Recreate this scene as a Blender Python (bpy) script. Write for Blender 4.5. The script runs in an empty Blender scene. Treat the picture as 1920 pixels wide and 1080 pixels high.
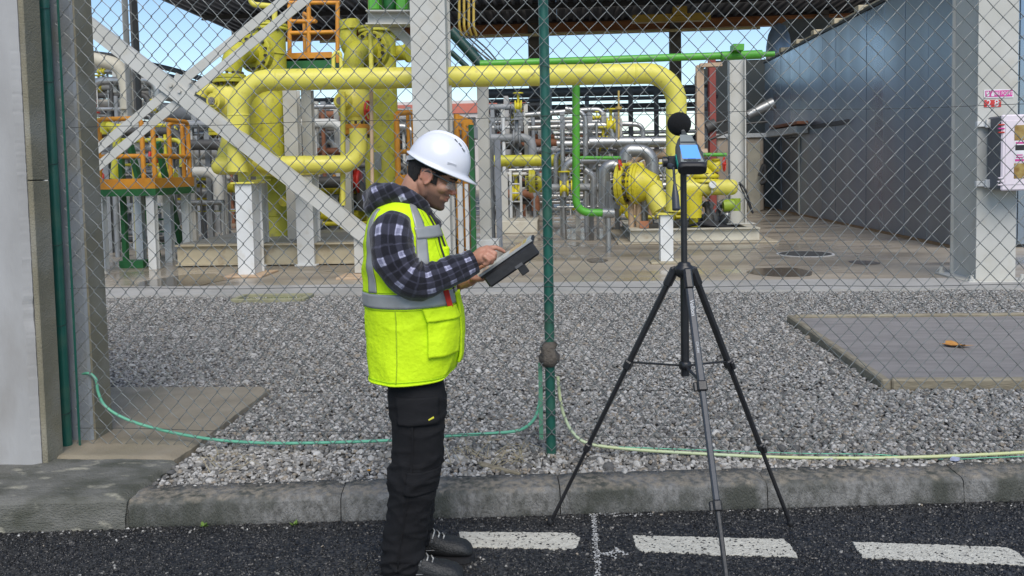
import bpy, math, random
import numpy as np
from mathutils import Vector, Matrix, noise
R_ = math.radians
random.seed(7)
S = bpy.context.scene
COL = S.collection

# ------------------------------------------------------------------ camera
FPX, PPX, PPY, CAMZ = 1600.0, 960.0, 407.0, 1.68          # focal length and principal point in photo pixels
YAW, PITCH, ROLL = R_(3.75), R_(3.4), 0.021
_r = Vector((math.cos(YAW), math.sin(YAW), 0)); _h = Vector((-math.sin(YAW), math.cos(YAW), 0)); _z = Vector((0, 0, 1))
FW = math.cos(PITCH)*_h - math.sin(PITCH)*_z
_u = math.sin(PITCH)*_h + math.cos(PITCH)*_z
RT = math.cos(ROLL)*_r - math.sin(ROLL)*_u
UP = math.cos(ROLL)*_u + math.sin(ROLL)*_r
EYE = Vector((0, 0, CAMZ))
cd = bpy.data.cameras.new('camera'); cam = bpy.data.objects.new('camera', cd); COL.objects.link(cam)
cd.sensor_width = 36; cd.lens = FPX/1920*36; cd.shift_y = -(540-PPY)/1920; cd.clip_end = 2000; cd.clip_start = .05
m4 = Matrix((RT, UP, -FW)).transposed().to_4x4(); m4.translation = EYE
cam.matrix_world = m4; S.camera = cam

# ------------------------------------------------------------------ sky, sun, exposure
SUN_EL, SUN_AZ = R_(48), R_(168)      # azimuth clockwise from +Y
w = bpy.data.worlds.new('World'); S.world = w; w.use_nodes = True
nt = w.node_tree; bg = nt.nodes['Background']
sk = nt.nodes.new('ShaderNodeTexSky'); sk.sky_type = 'NISHITA'; sk.sun_disc = False
sk.sun_elevation = SUN_EL; sk.sun_rotation = SUN_AZ; sk.air_density = 1.0; sk.dust_density = .1; sk.ozone_density = 3.0
nt.links.new(sk.outputs[0], bg.inputs[0]); bg.inputs[1].default_value = .105
sd = bpy.data.lights.new('sun', 'SUN'); sun = bpy.data.objects.new('sun', sd); COL.objects.link(sun)
sd.energy = 2.3; sd.angle = R_(45); sd.color = (1, .93, .83)
_d = Vector((math.sin(SUN_AZ)*math.cos(SUN_EL), math.cos(SUN_AZ)*math.cos(SUN_EL), math.sin(SUN_EL)))
sun.rotation_euler = _d.to_track_quat('Z', 'Y').to_euler(); sun.location = (0, -5, 20)
vs = S.view_settings; vs.view_transform = 'Standard'; vs.look = 'None'; vs.gamma = 1; vs.use_curve_mapping = False
vs.exposure = .58

# ------------------------------------------------------------------ helpers
def ray(x, y): return FW + RT*((x-PPX)/FPX) - UP*((y-PPY)/FPX)
def P(x, y, Y):
    d = ray(x, y); return EYE + d*(Y/d.y)
def G(x, y, z=.14):
    d = ray(x, y); return EYE + d*((z-CAMZ)/d.z)
def V(*a): return Vector(a)
def lerp(a, b, t): return a+(b-a)*t
def frame(d):
    d = d.normalized(); a = Vector((0, 0, 1)) if abs(d.z) < .95 else Vector((1, 0, 0))
    s = d.cross(a).normalized(); return s, s.cross(d).normalized(), d

class MB:
    def __init__(s): s.v = []; s.f = []; s.sm = []; s.uv = []; s.has_uv = False
    def add(s, vs, fs, smooth=False, uvs=None):
        b = len(s.v); s.v += [tuple(v) for v in vs]
        for i, f in enumerate(fs):
            s.f.append([b+k for k in f]); s.sm.append(smooth)
            if uvs: s.uv.append(uvs[i]); s.has_uv = True
            else: s.uv.append([(0, 0)]*len(f))
        return s
    def obox(s, c, ax, ay, az, ch=0):
        c = Vector(c); ax = Vector(ax); ay = Vector(ay); az = Vector(az)
        if ch <= 0:
            vs = [c+ax*i+ay*j+az*k for k in (-1, 1) for j in (-1, 1) for i in (-1, 1)]
            fs = [(0, 2, 3, 1), (4, 5, 7, 6), (0, 1, 5, 4), (2, 6, 7, 3), (0, 4, 6, 2), (1, 3, 7, 5)]
            if ax.cross(ay).dot(az) < 0: fs = [f[::-1] for f in fs]
            return s.add(vs, fs)
        L = [ax.length, ay.length, az.length]; n = [ax.normalized(), ay.normalized(), az.normalized()]
        ch = min(ch, min(L)*.9); vs = []; idx = {}
        for i in (-1, 1):
            for j in (-1, 1):
                for k in (-1, 1):
                    for m in range(3):
                        e = [L[q]-(0 if q == m else ch) for q in range(3)]
                        idx[(i, j, k, m)] = len(vs)
                        vs.append(c+n[0]*i*e[0]+n[1]*j*e[1]+n[2]*k*e[2])
        fs = []
        for sgn in (-1, 1):
            fs.append([idx[(sgn, a, b, 0)] for a, b in ((-1, -1), (1, -1), (1, 1), (-1, 1))])
            fs.append([idx[(a, sgn, b, 1)] for a, b in ((-1, -1), (1, -1), (1, 1), (-1, 1))])
            fs.append([idx[(a, b, sgn, 2)] for a, b in ((-1, -1), (1, -1), (1, 1), (-1, 1))])
        for a in (-1, 1):
            for b in (-1, 1):
                fs.append([idx[(-1, a, b, 1)], idx[(1, a, b, 1)], idx[(1, a, b, 2)], idx[(-1, a, b, 2)]])
                fs.append([idx[(a, -1, b, 0)], idx[(a, 1, b, 0)], idx[(a, 1, b, 2)], idx[(a, -1, b, 2)]])
                fs.append([idx[(a, b, -1, 0)], idx[(a, b, 1, 0)], idx[(a, b, 1, 1)], idx[(a, b, -1, 1)]])
                for k in (-1, 1): fs.append([idx[(a, b, k, m)] for m in range(3)])
        out = []
        for f in fs:                                     # outward winding
            q = [vs[t] for t in f]; nn = (q[1]-q[0]).cross(q[2]-q[0]); ce = sum(q, Vector())/len(q)
            out.append(f if nn.dot(ce-c) > 0 else f[::-1])
        return s.add(vs, out)
    def box(s, lo, hi, ch=0):
        lo = Vector(lo); hi = Vector(hi); h = (hi-lo)/2
        return s.obox((lo+hi)/2, (abs(h.x), 0, 0), (0, abs(h.y), 0), (0, 0, abs(h.z)), ch)
    def bar(s, p0, p1, wd, ht, up=(0, 0, 1), ch=0):
        p0 = Vector(p0); p1 = Vector(p1); d = p1-p0; up = Vector(up)
        a = d.cross(up)
        if a.length < 1e-6: a = d.cross(Vector((0, 1, 0)))
        a.normalize(); b = a.cross(d).normalized()
        return s.obox((p0+p1)/2, a*wd/2, d/2, b*ht/2, ch)
    def cyl(s, p0, p1, r0, r1=None, n=14, cap=True, smooth=True):
        p0 = Vector(p0); p1 = Vector(p1); r1 = r0 if r1 is None else r1
        a, b, d = frame(p1-p0)
        vs = [p+(a*math.cos(t)+b*math.sin(t))*r for p, r in ((p0, r0), (p1, r1)) for t in [2*math.pi*i/n for i in range(n)]]
        s.add(vs, [(i, i+n, (i+1) % n+n, (i+1) % n) for i in range(n)], smooth)
        if cap:
            s.add(vs[:n], [tuple(range(n))]); s.add(vs[n:], [tuple(range(n))[::-1]])
        return s
    def rings(s, rings, smooth=True, cap=True, closed=True, uvs=None):
        n = len(rings[0]); vs = [p for r in rings for p in r]; fs = []; uu = []
        for i in range(len(rings)-1):
            for j in range(n if closed else n-1):
                k = (j+1) % n
                fs.append((i*n+j, i*n+k, (i+1)*n+k, (i+1)*n+j))
                if uvs: uu.append([uvs(i, j), uvs(i, j+1), uvs(i+1, j+1), uvs(i+1, j)])
        s.add(vs, fs, smooth, uu if uvs else None)
        if cap:
            s.add(rings[0], [tuple(range(n))[::-1]]); s.add(rings[-1], [tuple(range(n))])
        return s
    def tube(s, path, r, n=12, fillet=0, cap=True, seg=7, smooth=True):
        pts = fil([Vector(p) for p in path], fillet, seg)
        rr = r if callable(r) else (lambda t: r)
        T = [(pts[min(i+1, len(pts)-1)]-pts[max(i-1, 0)]).normalized() for i in range(len(pts))]
        a, b, _ = frame(T[0]); rg = []
        for i, p in enumerate(pts):
            a = (a-T[i]*a.dot(T[i])).normalized(); b = T[i].cross(a)
            q = rr(i/max(1, len(pts)-1))
            rg.append([p+(a*math.cos(2*math.pi*k/n)+b*math.sin(2*math.pi*k/n))*q for k in range(n)])
        return s.rings(rg, smooth, cap)
    def lathe(s, base, axis, prof, n=20, smooth=True, cap=True):
        base = Vector(base); a, b, d = frame(Vector(axis))
        rg = [[base+d*t+(a*math.cos(2*math.pi*k/n)+b*math.sin(2*math.pi*k/n))*max(r, 1e-4) for k in range(n)] for t, r in prof]
        return s.rings(rg, smooth, cap)
    def ell(s, c, rx, ry, rz, M=None, n=16, m=10):
        c = Vector(c); rg = []
        for i in range(m+1):
            ph = math.pi*i/m-math.pi/2
            rg.append([Vector((rx*math.cos(ph)*math.cos(2*math.pi*k/n), ry*math.cos(ph)*math.sin(2*math.pi*k/n), rz*math.sin(ph))) for k in range(n)])
        rg = [[c+(M @ p if M else p) for p in r] for r in rg]
        return s.rings(rg, True, False)
    def hbeam(s, p0, p1, wd, dp, t=.02, up=(0, 0, 1)):     # flanges wd wide, dp apart along up
        p0 = Vector(p0); p1 = Vector(p1); d = p1-p0; up = Vector(up)
        a = d.cross(up).normalized(); b = a.cross(d).normalized(); c = (p0+p1)/2
        for q in (-1, 1): s.obox(c+b*q*(dp-t)/2, a*wd/2, d/2, b*t/2)
        s.obox(c, a*t/2, d*.4999, b*(dp/2-t)); return s
    def poly(s, pts, lo, hi):                              # vertical prism over a ground outline
        n = len(pts)
        vs = [(p[0], p[1], lo) for p in pts]+[(p[0], p[1], hi) for p in pts]
        return s.add(vs, [tuple(range(n))[::-1], tuple(range(n, 2*n))]+[(i, (i+1) % n, (i+1) % n+n, i+n) for i in range(n)])
    def build(s, name, mat=None, parent=None, **kw):
        me = bpy.data.meshes.new(name); me.from_pydata(s.v, [], s.f); me.polygons.foreach_set('use_smooth', s.sm)
        if s.has_uv:
            ul = me.uv_layers.new(name='UVMap'); ul.data.foreach_set('uv', [c for f in s.uv for p in f for c in p])
        me.update()
        return link(name, me, mat, parent, **kw)

def fil(pts, fr, seg=7):
    if fr <= 0 or len(pts) < 3: return pts
    out = [pts[0]]
    for i in range(1, len(pts)-1):
        a, b, c = pts[i-1], pts[i], pts[i+1]
        u = (a-b); v = (c-b); r = min(fr, u.length*.48, v.length*.48); u.normalize(); v.normalize()
        for k in range(seg+1):
            t = k/seg; ang = u.angle(v)
            # circular-like fillet through a rational quadratic
            wq = math.sin(ang/2); q0 = b+u*r; q2 = b+v*r; B0 = (1-t)**2; B1 = 2*t*(1-t)*wq; B2 = t*t
            out.append((q0*B0+b*B1+q2*B2)/(B0+B1+B2))
    out.append(pts[-1]); return out

def link(name, me, mat, parent=None, **kw):
    o = bpy.data.objects.new(name, me); COL.objects.link(o)
    if mat: me.materials.clear(); me.materials.append(mat)
    if parent is not None:
        o.parent = parent
        if parent.type == 'EMPTY': o.matrix_parent_inverse = Matrix.Translation(-parent.location)
        elif parent.parent is None: o.matrix_parent_inverse = Matrix.Translation(-parent.location)
    for k, v in kw.items(): o[k] = v
    return o
def thing(name, label, cat, loc, group=None):
    o = bpy.data.objects.new(name, None); COL.objects.link(o); o.location = loc; o.empty_display_size = .1
    o['label'] = label; o['category'] = cat
    if group: o['group'] = group
    return o
def solo(name, mb, mat, label, cat, group=None, kind=None):
    """a thing that is one mesh: origin moved to the middle of its base"""
    a = np.array(mb.v); c = Vector(((a[:, 0].min()+a[:, 0].max())/2, (a[:, 1].min()+a[:, 1].max())/2, a[:, 2].min()))
    mb.v = [tuple(Vector(v)-c) for v in mb.v]
    o = mb.build(name, mat); o.location = c
    o['label'] = label; o['category'] = cat
    if group: o['group'] = group
    if kind: o['kind'] = kind
    return o
def struct(name, mb, mat, parent=None):
    return mb.build(name, mat, parent, **({} if parent else {'kind': 'structure'}))

# ------------------------------------------------------------------ materials
MATS = {}
def mat(name, col, rough=.5, metal=0, col2=None, scale=3, amt=.5, bump=.05, bscale=40, coat=0, rvar=.0, detail=6, stretch=None, col3=None, scale3=1.2, amt3=.4, spec=.5, c3lo=.5):
    if name in MATS: return MATS[name]
    m = bpy.data.materials.new(name); m.use_nodes = True; t = m.node_tree; N = t.nodes; L = t.links
    b = N['Principled BSDF']; b.inputs['Roughness'].default_value = rough; b.inputs['Metallic'].default_value = metal
    b.inputs['Specular IOR Level'].default_value = spec
    if coat: b.inputs['Coat Weight'].default_value = coat
    geo = N.new('ShaderNodeNewGeometry'); vec = geo.outputs['Position']
    if stretch:
        mp = N.new('ShaderNodeMapping'); mp.inputs['Scale'].default_value = stretch; L.new(vec, mp.inputs[0]); vec = mp.outputs[0]
    def nz(sc, d=detail):
        n = N.new('ShaderNodeTexNoise'); n.inputs['Scale'].default_value = sc; n.inputs['Detail'].default_value = d; L.new(vec, n.inputs['Vector']); return n
    def rmp(src, lo, hi, mx):
        q = N.new('ShaderNodeMapRange'); q.inputs[1].default_value = lo; q.inputs[2].default_value = hi; q.inputs[4].default_value = mx; L.new(src, q.inputs[0]); return q.outputs[0]
    if col2 is None: col2 = tuple(c*.72 for c in col)
    n1 = nz(scale); mx = N.new('ShaderNodeMix'); mx.data_type = 'RGBA'
    mx.inputs[6].default_value = (*col, 1); mx.inputs[7].default_value = (*col2, 1)
    L.new(rmp(n1.outputs[0], .38, .68, amt*1.6 if amt*1.6 < 1 else 1), mx.inputs[0]); out = mx.outputs[2]
    if col3 is not None:
        n3 = nz(scale3); m3 = N.new('ShaderNodeMix'); m3.data_type = 'RGBA'; m3.inputs[7].default_value = (*col3, 1)
        L.new(out, m3.inputs[6]); L.new(rmp(n3.outputs[0], c3lo, c3lo+.16, amt3), m3.inputs[0]); out = m3.outputs[2]
    L.new(out, b.inputs['Base Color'])
    if rvar:
        n4 = nz(scale*.7); q = N.new('ShaderNodeMapRange'); q.inputs[1].default_value = .35; q.inputs[2].default_value = .65
        q.inputs[3].default_value = max(.03, rough-rvar); q.inputs[4].default_value = min(1, rough+rvar); L.new(n4.outputs[0], q.inputs[0]); L.new(q.outputs[0], b.inputs['Roughness'])
    if bump:
        n2 = nz(bscale, 4); bp = N.new('ShaderNodeBump'); bp.inputs['Strength'].default_value = min(1, bump*4); bp.inputs['Distance'].default_value = .01
        L.new(n2.outputs[0], bp.inputs['Height']); L.new(bp.outputs[0], b.inputs['Normal'])
    MATS[name] = m; return m

YEL = mat('yellow_pipe_paint', (.70, .63, .10), .45, col2=(.60, .54, .085), scale=2, bump=.02, bscale=60, col3=(.30, .21, .06), scale3=9, amt3=.6, c3lo=.6, rvar=.14, detail=9)
VES = mat('vessel_yellow_paint', (.54, .50, .04), .5, col2=(.43, .41, .035), scale=2.5, bump=.03, bscale=30, col3=(.19, .15, .06), scale3=8, amt3=.65, rvar=.1, c3lo=.55, detail=9)
YEB = mat('valve_yellow_paint', (.66, .57, .03), .4, col2=(.52, .45, .03), scale=5, bump=.03, col3=(.3, .2, .05), scale3=9, amt3=.5, c3lo=.58)
ORA = mat('handrail_orange_paint', (.72, .31, .03), .45, col2=(.55, .22, .03), scale=6, bump=.02)
DGR = mat('platform_green_paint', (.025, .15, .045), .5, col2=(.015, .09, .03), scale=4, bump=.02)
BGR = mat('bright_green_paint', (.10, .40, .035), .4, col2=(.07, .30, .03), scale=4, bump=.02)
STL = mat('cream_steel_paint', (.52, .51, .47), .5, col2=(.44, .43, .38), scale=2, bump=.02, bscale=80, col3=(.40, .34, .24), scale3=3, amt3=.35, c3lo=.58)
WHT = mat('white_steel_paint', (.66, .67, .66), .5, col2=(.55, .55, .52), scale=3, bump=.02, col3=(.42, .36, .24), scale3=4, amt3=.4, c3lo=.56)
GRY = mat('grey_steel', (.27, .28, .29), .5, col2=(.19, .2, .2), scale=4, bump=.03)
DKS = mat('dark_steel', (.07, .068, .065), .55, col2=(.045, .043, .04), scale=3, bump=.03)
INS = mat('insulation_cladding', (.42, .42, .41), .36, metal=.65, col2=(.3, .3, .29), scale=4, bump=.05, bscale=12)
RUS = mat('rust_brown_steel', (.24, .095, .045), .7, col2=(.15, .06, .03), scale=6, bump=.06)
TAN = mat('tan_primer', (.52, .38, .25), .6, col2=(.4, .27, .17), scale=5, bump=.04)
RED = mat('red_paint', (.55, .035, .02), .45, scale=5, bump=.02)
BLK = mat('black_rubber', (.018, .018, .02), .55, scale=8, bump=.05)
BOLT = mat('bolt_steel', (.09, .08, .06), .5, metal=.5, scale=20)
GALV = mat('galvanised_wire', (.25, .26, .25), .36, metal=.5, col2=(.13, .135, .125), scale=30, bump=0)
GPOST = mat('post_green_coating', (.012, .10, .075), .38, col2=(.01, .075, .055), scale=6, bump=.02, col3=(.05, .12, .08), scale3=9, amt3=.5)
CONC = mat('concrete_grey', (.50, .49, .47), .85, col2=(.40, .39, .37), scale=3, bump=.12, bscale=90, col3=(.30, .28, .24), scale3=1.6, amt3=.5, c3lo=.55)
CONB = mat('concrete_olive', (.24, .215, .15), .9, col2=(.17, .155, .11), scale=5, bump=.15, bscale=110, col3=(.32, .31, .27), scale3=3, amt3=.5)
# ------------------------------------------------------------------ ground, road, kerb, gravel
def ramp_mat(name, c1, c2, vscale, bump, rough, rmin=None, tint=None, tscale=2, metal=0, dist=.006, hi=.75):
    """grainy ground: voronoi grains coloured one by one, with real relief"""
    m = bpy.data.materials.new(name); m.use_nodes = True; t = m.node_tree; N = t.nodes; L = t.links; b = N['Principled BSDF']
    geo = N.new('ShaderNodeNewGeometry')
    v = N.new('ShaderNodeTexVoronoi'); v.inputs['Scale'].default_value = vscale; L.new(geo.outputs['Position'], v.inputs['Vector'])
    sp = N.new('ShaderNodeSeparateColor'); L.new(v.outputs['Color'], sp.inputs[0])
    mr = N.new('ShaderNodeMapRange'); mr.inputs[1].default_value = .2; mr.inputs[2].default_value = hi; L.new(sp.outputs[0], mr.inputs[0])
    mx = N.new('ShaderNodeMix'); mx.data_type = 'RGBA'; mx.inputs[6].default_value = (*c1, 1); mx.inputs[7].default_value = (*c2, 1); L.new(mr.outputs[0], mx.inputs[0]); out = mx.outputs[2]
    n = N.new('ShaderNodeTexNoise'); n.inputs['Scale'].default_value = tscale; n.inputs['Detail'].default_value = 7; L.new(geo.outputs['Position'], n.inputs['Vector'])
    q = N.new('ShaderNodeMapRange'); q.inputs[1].default_value = .42; q.inputs[2].default_value = .66; L.new(n.outputs[0], q.inputs[0])
    if tint:
        m2 = N.new('ShaderNodeMix'); m2.data_type = 'RGBA'; m2.inputs[7].default_value = (*tint, 1); L.new(out, m2.inputs[6]); L.new(q.outputs[0], m2.inputs[0]); out = m2.outputs[2]
    L.new(out, b.inputs['Base Color'])
    if rmin is None: b.inputs['Roughness'].default_value = rough
    else:
        q2 = N.new('ShaderNodeMapRange'); q2.inputs[1].default_value = .4; q2.inputs[2].default_value = .62; q2.inputs[3].default_value = rmin; q2.inputs[4].default_value = rough
        L.new(n.outputs[0], q2.inputs[0]); L.new(q2.outputs[0], b.inputs['Roughness'])
    bp = N.new('ShaderNodeBump'); bp.inputs['Strength'].default_value = bump; bp.inputs['Distance'].default_value = dist; bp.invert = True
    L.new(v.outputs['Distance'], bp.inputs['Height']); L.new(bp.outputs[0], b.inputs['Normal'])
    MATS[name] = m; return m

def kerbY(x): return 4.024+.0871*x
ASPH = ramp_mat('wet_asphalt', (.010, .010, .011), (.05, .05, .05), 95, .9, .5, .3, None)
SOIL = mat('gravel_bed', (.10, .095, .085), .9, scale=12, bump=.2, bscale=60)
YARD = mat('yard_concrete', (.39, .335, .26), .38, col2=(.27, .23, .178), scale=.9, amt=.6, bump=.05, bscale=25, rvar=.3, col3=(.15, .12, .085), scale3=.55, amt3=.8, stretch=(.6, 1.6, 1), c3lo=.5)
APRON = mat('apron_concrete', (.40, .385, .36), .7, col2=(.31, .3, .275), scale=2, bump=.08, bscale=50, rvar=.15, col3=(.24, .225, .2), scale3=1.1, amt3=.5)
FARG = mat('far_ground', (.22, .2, .17), .9, scale=.4, bump=.05, bscale=4)
g = MB(); g.add([(-500, -300, -.06), (500, -300, -.06), (500, 700, -.06), (-500, 700, -.06)], [(0, 1, 2, 3)]); struct('ground', g, FARG)
g = MB(); g.add([(-40, -25, 0), (40, -25, 0), (40, kerbY(40)+.06, 0), (-40, kerbY(-40)+.06, 0)], [(0, 1, 2, 3)]); struct('road', g, ASPH)
g = MB(); g.add([(-30, kerbY(-30)+.1, .108), (30, kerbY(30)+.1, .108), (30, 10.4, .108), (-30, 10.4, .108)], [(0, 1, 2, 3)]); struct('gravel_bed', g, SOIL)
g = MB(); g.add([(-45, 11.15, .136), (45, 11.0, .136), (45, 75, .136), (-45, 75, .136)], [(0, 1, 2, 3)]); struct('yard_floor', g, YARD)
g = MB()      # edge strip of the yard, a real step above the gravel, slightly broken edge
n = 120; fr = []; bk = []
for i in range(n+1):
    x = lerp(-14, 14, i/n); y = 10.40-.017*(x+6)+.02*noise.noise((x*2, 3, 0)); fr.append((x, y)); bk.append((x, 11.16-.0017*x*5))
g.add([(x, y, .0) for x, y in fr]+[(x, y+.01, .15) for x, y in fr]+[(x, y, .15) for x, y in bk]+[(x, y, .0) for x, y in bk],
      [f for i in range(n) for f in ((i, i+1, n+2+i, n+1+i), (n+1+i, n+2+i, 2*n+3+i, 2*n+2+i), (2*n+2+i, 2*n+3+i, 3*n+4+i, 3*n+3+i))])
struct('yard_edge', g, APRON)

# kerb: one stone after another
def kerb_mat():
    m = mat('kerb_stone', (.215, .21, .2), .85, col2=(.10, .098, .09), scale=38, amt=.62, bump=.25, bscale=140, col3=(.055, .058, .046), scale3=4.2, amt3=.9, c3lo=.43, stretch=(1, 1, .55))
    t = m.node_tree; N = t.nodes; L = t.links; b = N['Principled BSDF']; src = b.inputs['Base Color'].links[0].from_socket
    geo = N.new('ShaderNodeNewGeometry'); sx = N.new('ShaderNodeSeparateXYZ'); L.new(geo.outputs['Position'], sx.inputs[0])
    nz = N.new('ShaderNodeTexNoise'); nz.inputs['Scale'].default_value = 22; nz.inputs['Detail'].default_value = 6; L.new(geo.outputs['Position'], nz.inputs[0])
    ad = N.new('ShaderNodeMath'); ad.operation = 'MULTIPLY_ADD'; ad.inputs[1].default_value = .05; L.new(nz.outputs[0], ad.inputs[0]); L.new(sx.outputs[2], ad.inputs[2])
    q = N.new('ShaderNodeMapRange'); q.inputs[1].default_value = .135; q.inputs[2].default_value = .155; L.new(ad.outputs[0], q.inputs[0])
    mx = N.new('ShaderNodeMix'); mx.data_type = 'RGBA'; mx.inputs[7].default_value = (.27, .235, .185, 1); L.new(src, mx.inputs[6])     # lichen and rust stain on the top face
    n2 = N.new('ShaderNodeTexNoise'); n2.inputs['Scale'].default_value = 30; n2.inputs['Detail'].default_value = 7; L.new(geo.outputs['Position'], n2.inputs[0])
    q3 = N.new('ShaderNodeMapRange'); q3.inputs[1].default_value = .4; q3.inputs[2].default_value = .6; q3.inputs[4].default_value = .85; L.new(n2.outputs[0], q3.inputs[0])
    mu = N.new('ShaderNodeMath'); mu.operation = 'MULTIPLY'; L.new(q.outputs[0], mu.inputs[0]); L.new(q3.outputs[0], mu.inputs[1]); L.new(mu.outputs[0], mx.inputs[0])
    L.new(mx.outputs[2], b.inputs['Base Color']); return m
KERB = kerb_mat()
MOSS = mat('mossy_concrete', (.155, .152, .135), .9, col2=(.07, .072, .055), scale=10, amt=.62, bump=.4, bscale=120, col3=(.42, .395, .31), scale3=12, amt3=.9, c3lo=.57, stretch=(.6, 1, 1))
kerb = MB(); kerb.poly([(-12, kerbY(-12)+.05), (12, kerbY(12)+.05), (12, kerbY(12)+.17), (-12, kerbY(-12)+.17)], -.1, .06)
kerb = struct('kerb', kerb, CONB)
prof = [(0, -.05), (.004, .03), (.008, .104), (.009, .108), (.013, .113), (.024, .122), (.030, .1255), (.038, .1275), (.10, .134), (.185, .137), (.185, -.05)]
jx = [P(x, 950, 4.05).x for x in (243, 651, 1051, 1446, 1836)]
jx = jx+[jx[-1]+.95*k for k in range(1, 9)]
for i in range(len(jx)-1):
    a, b = jx[i]+.0025, jx[i+1]-.0025; rg = []; m = 40; dz = random.uniform(-.004, .004); dy = random.uniform(-.004, .004)
    for k in range(m+1):
        x = lerp(a, b, k/m); row = []
        e = min(k, m-k); rd = .008*(1-e/2) if e < 2 else 0
        for j, (py, pz) in enumerate(prof):
            nn = noise.noise((x*7, py*30, pz*30+i))*.005+noise.noise((x*25, py*60, pz*60+i))*.004
            row.append((x-.0871*py, kerbY(x)+py+dy+(nn+rd if j < 9 else 0), pz+dz+(nn*.9-rd if 1 < j < 10 else 0)))
        rg.append(row)
    s_ = MB(); s_.rings(rg, True, True, True); s_.build('kerb_stone', KERB, kerb)

# corner plinth at the left and the concrete strip running into the yard
def rough_block(x0, x1, y0f, y1, z0, z1, nx, ny, rx, seed, amp=.006):
    """block with an uneven top and worn edges; y0f gives the front edge, rx(y) the right edge"""
    mb = MB(); top = []
    for j in range(ny+1):
        row = []
        for i in range(nx+1):
            u = i/nx; v = j/ny; xr = lerp(x0, x1, u); y = lerp(y0f(xr), y1, v); x = lerp(x0, rx(y), u)
            z = z1+amp*noise.noise((x*5, y*5, seed))+amp*.5*noise.noise((x*21, y*21, seed))
            e = min(j*(y1-y0f(xr))/ny, (nx-i)*(x1-x0)/nx)
            if e < .035: z -= .022*(1-e/.035)**2
            row.append((x, y, z))
        top.append(row)
    vs = [p for r in top for p in r]; W = nx+1
    mb.add(vs, [(j*W+i, j*W+i+1, (j+1)*W+i+1, (j+1)*W+i) for j in range(ny) for i in range(nx)], True)
    def skirt(line, f, dx=0, dy=0):
        k = len(line); mid = [(x+f(x, y, .6)+dx, y+f(x, y, .1)+dy, lerp(z0, z1, .45)) for x, y, z in line]; lo = [(x+dx*1.4, y+dy*1.4, z0) for x, y, z in line]
        mb.add(line+mid+lo, [q for i in range(k-1) for q in ((i, k+i, k+i+1, i+1), (k+i, 2*k+i, 2*k+i+1, k+i+1))], True)
    f = lambda x, y, s: .012*noise.noise((x*9, y*9, s+seed))
    skirt(top[0], f, 0, -.012); skirt([r[-1] for r in top], f, .012, 0)
    skirt(top[-1][::-1], f); skirt([r[0] for r in top][::-1], f)
    return mb
ragged = lambda y: -2.105+.03*noise.noise((y*4, 1, 0))+.02*noise.noise((y*13, 2, 0))
solo('corner_plinth', rough_block(-4.6, -2.13, lambda x: kerbY(x)+.0, 4.36, -.05, .152, 90, 24, ragged, 3.3), MOSS,
     'low dark lichen-spotted concrete kerb block in front of the grey wall', 'kerb block')
SLAB = mat('tan_slab_concrete', (.29, .25, .185), .85, col2=(.21, .178, .128), scale=5, bump=.12, bscale=90, col3=(.19, .165, .11), scale3=1.8, amt3=.6)
ragged2 = lambda y: -2.135+.012*noise.noise((y*4, 5, 0))+.008*noise.noise((y*17, 2, 0))
solo('concrete_slab', rough_block(-4.6, -2.13, lambda x: 4.37, 5.84, -.05, .158, 60, 60, ragged2, 8.1, .003), SLAB,
     'tan concrete path slab behind the fence at the left post', 'slab')
SLB2 = mat('grey_slab_concrete', (.27, .25, .235), .85, col2=(.20, .185, .175), scale=5, bump=.15, bscale=130, col3=(.14, .13, .12), scale3=1.3, amt3=.45, stretch=(.5, 2.2, 1))
sl = thing('access_slab', 'large grey concrete slab with timber edging set in the gravel', 'slab', (3.9, 7.1, 0))
s_ = MB(); s_.box((2.17, 5.93, 0), (5.7, 8.30, .165), .008); s_.build('slab_panel', SLB2, sl)
WOOD = mat('weathered_timber', (.26, .225, .16), .85, col2=(.17, .145, .10), scale=18, bump=.2, bscale=60, stretch=(.2, 1, 1), col3=(.33, .3, .22), scale3=6, amt3=.5)
for p0, p1 in (((2.13, 5.84, .14), (2.13, 8.34, .14)), ((2.167, 5.872, .14), (5.7, 5.872, .14)), ((2.167, 8.335, .14), (5.7, 8.335, .14))):
    s_ = MB(); s_.bar(p0, p1, .065, .10, ch=.012); s_.build('timber_edge', WOOD, sl)

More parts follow.
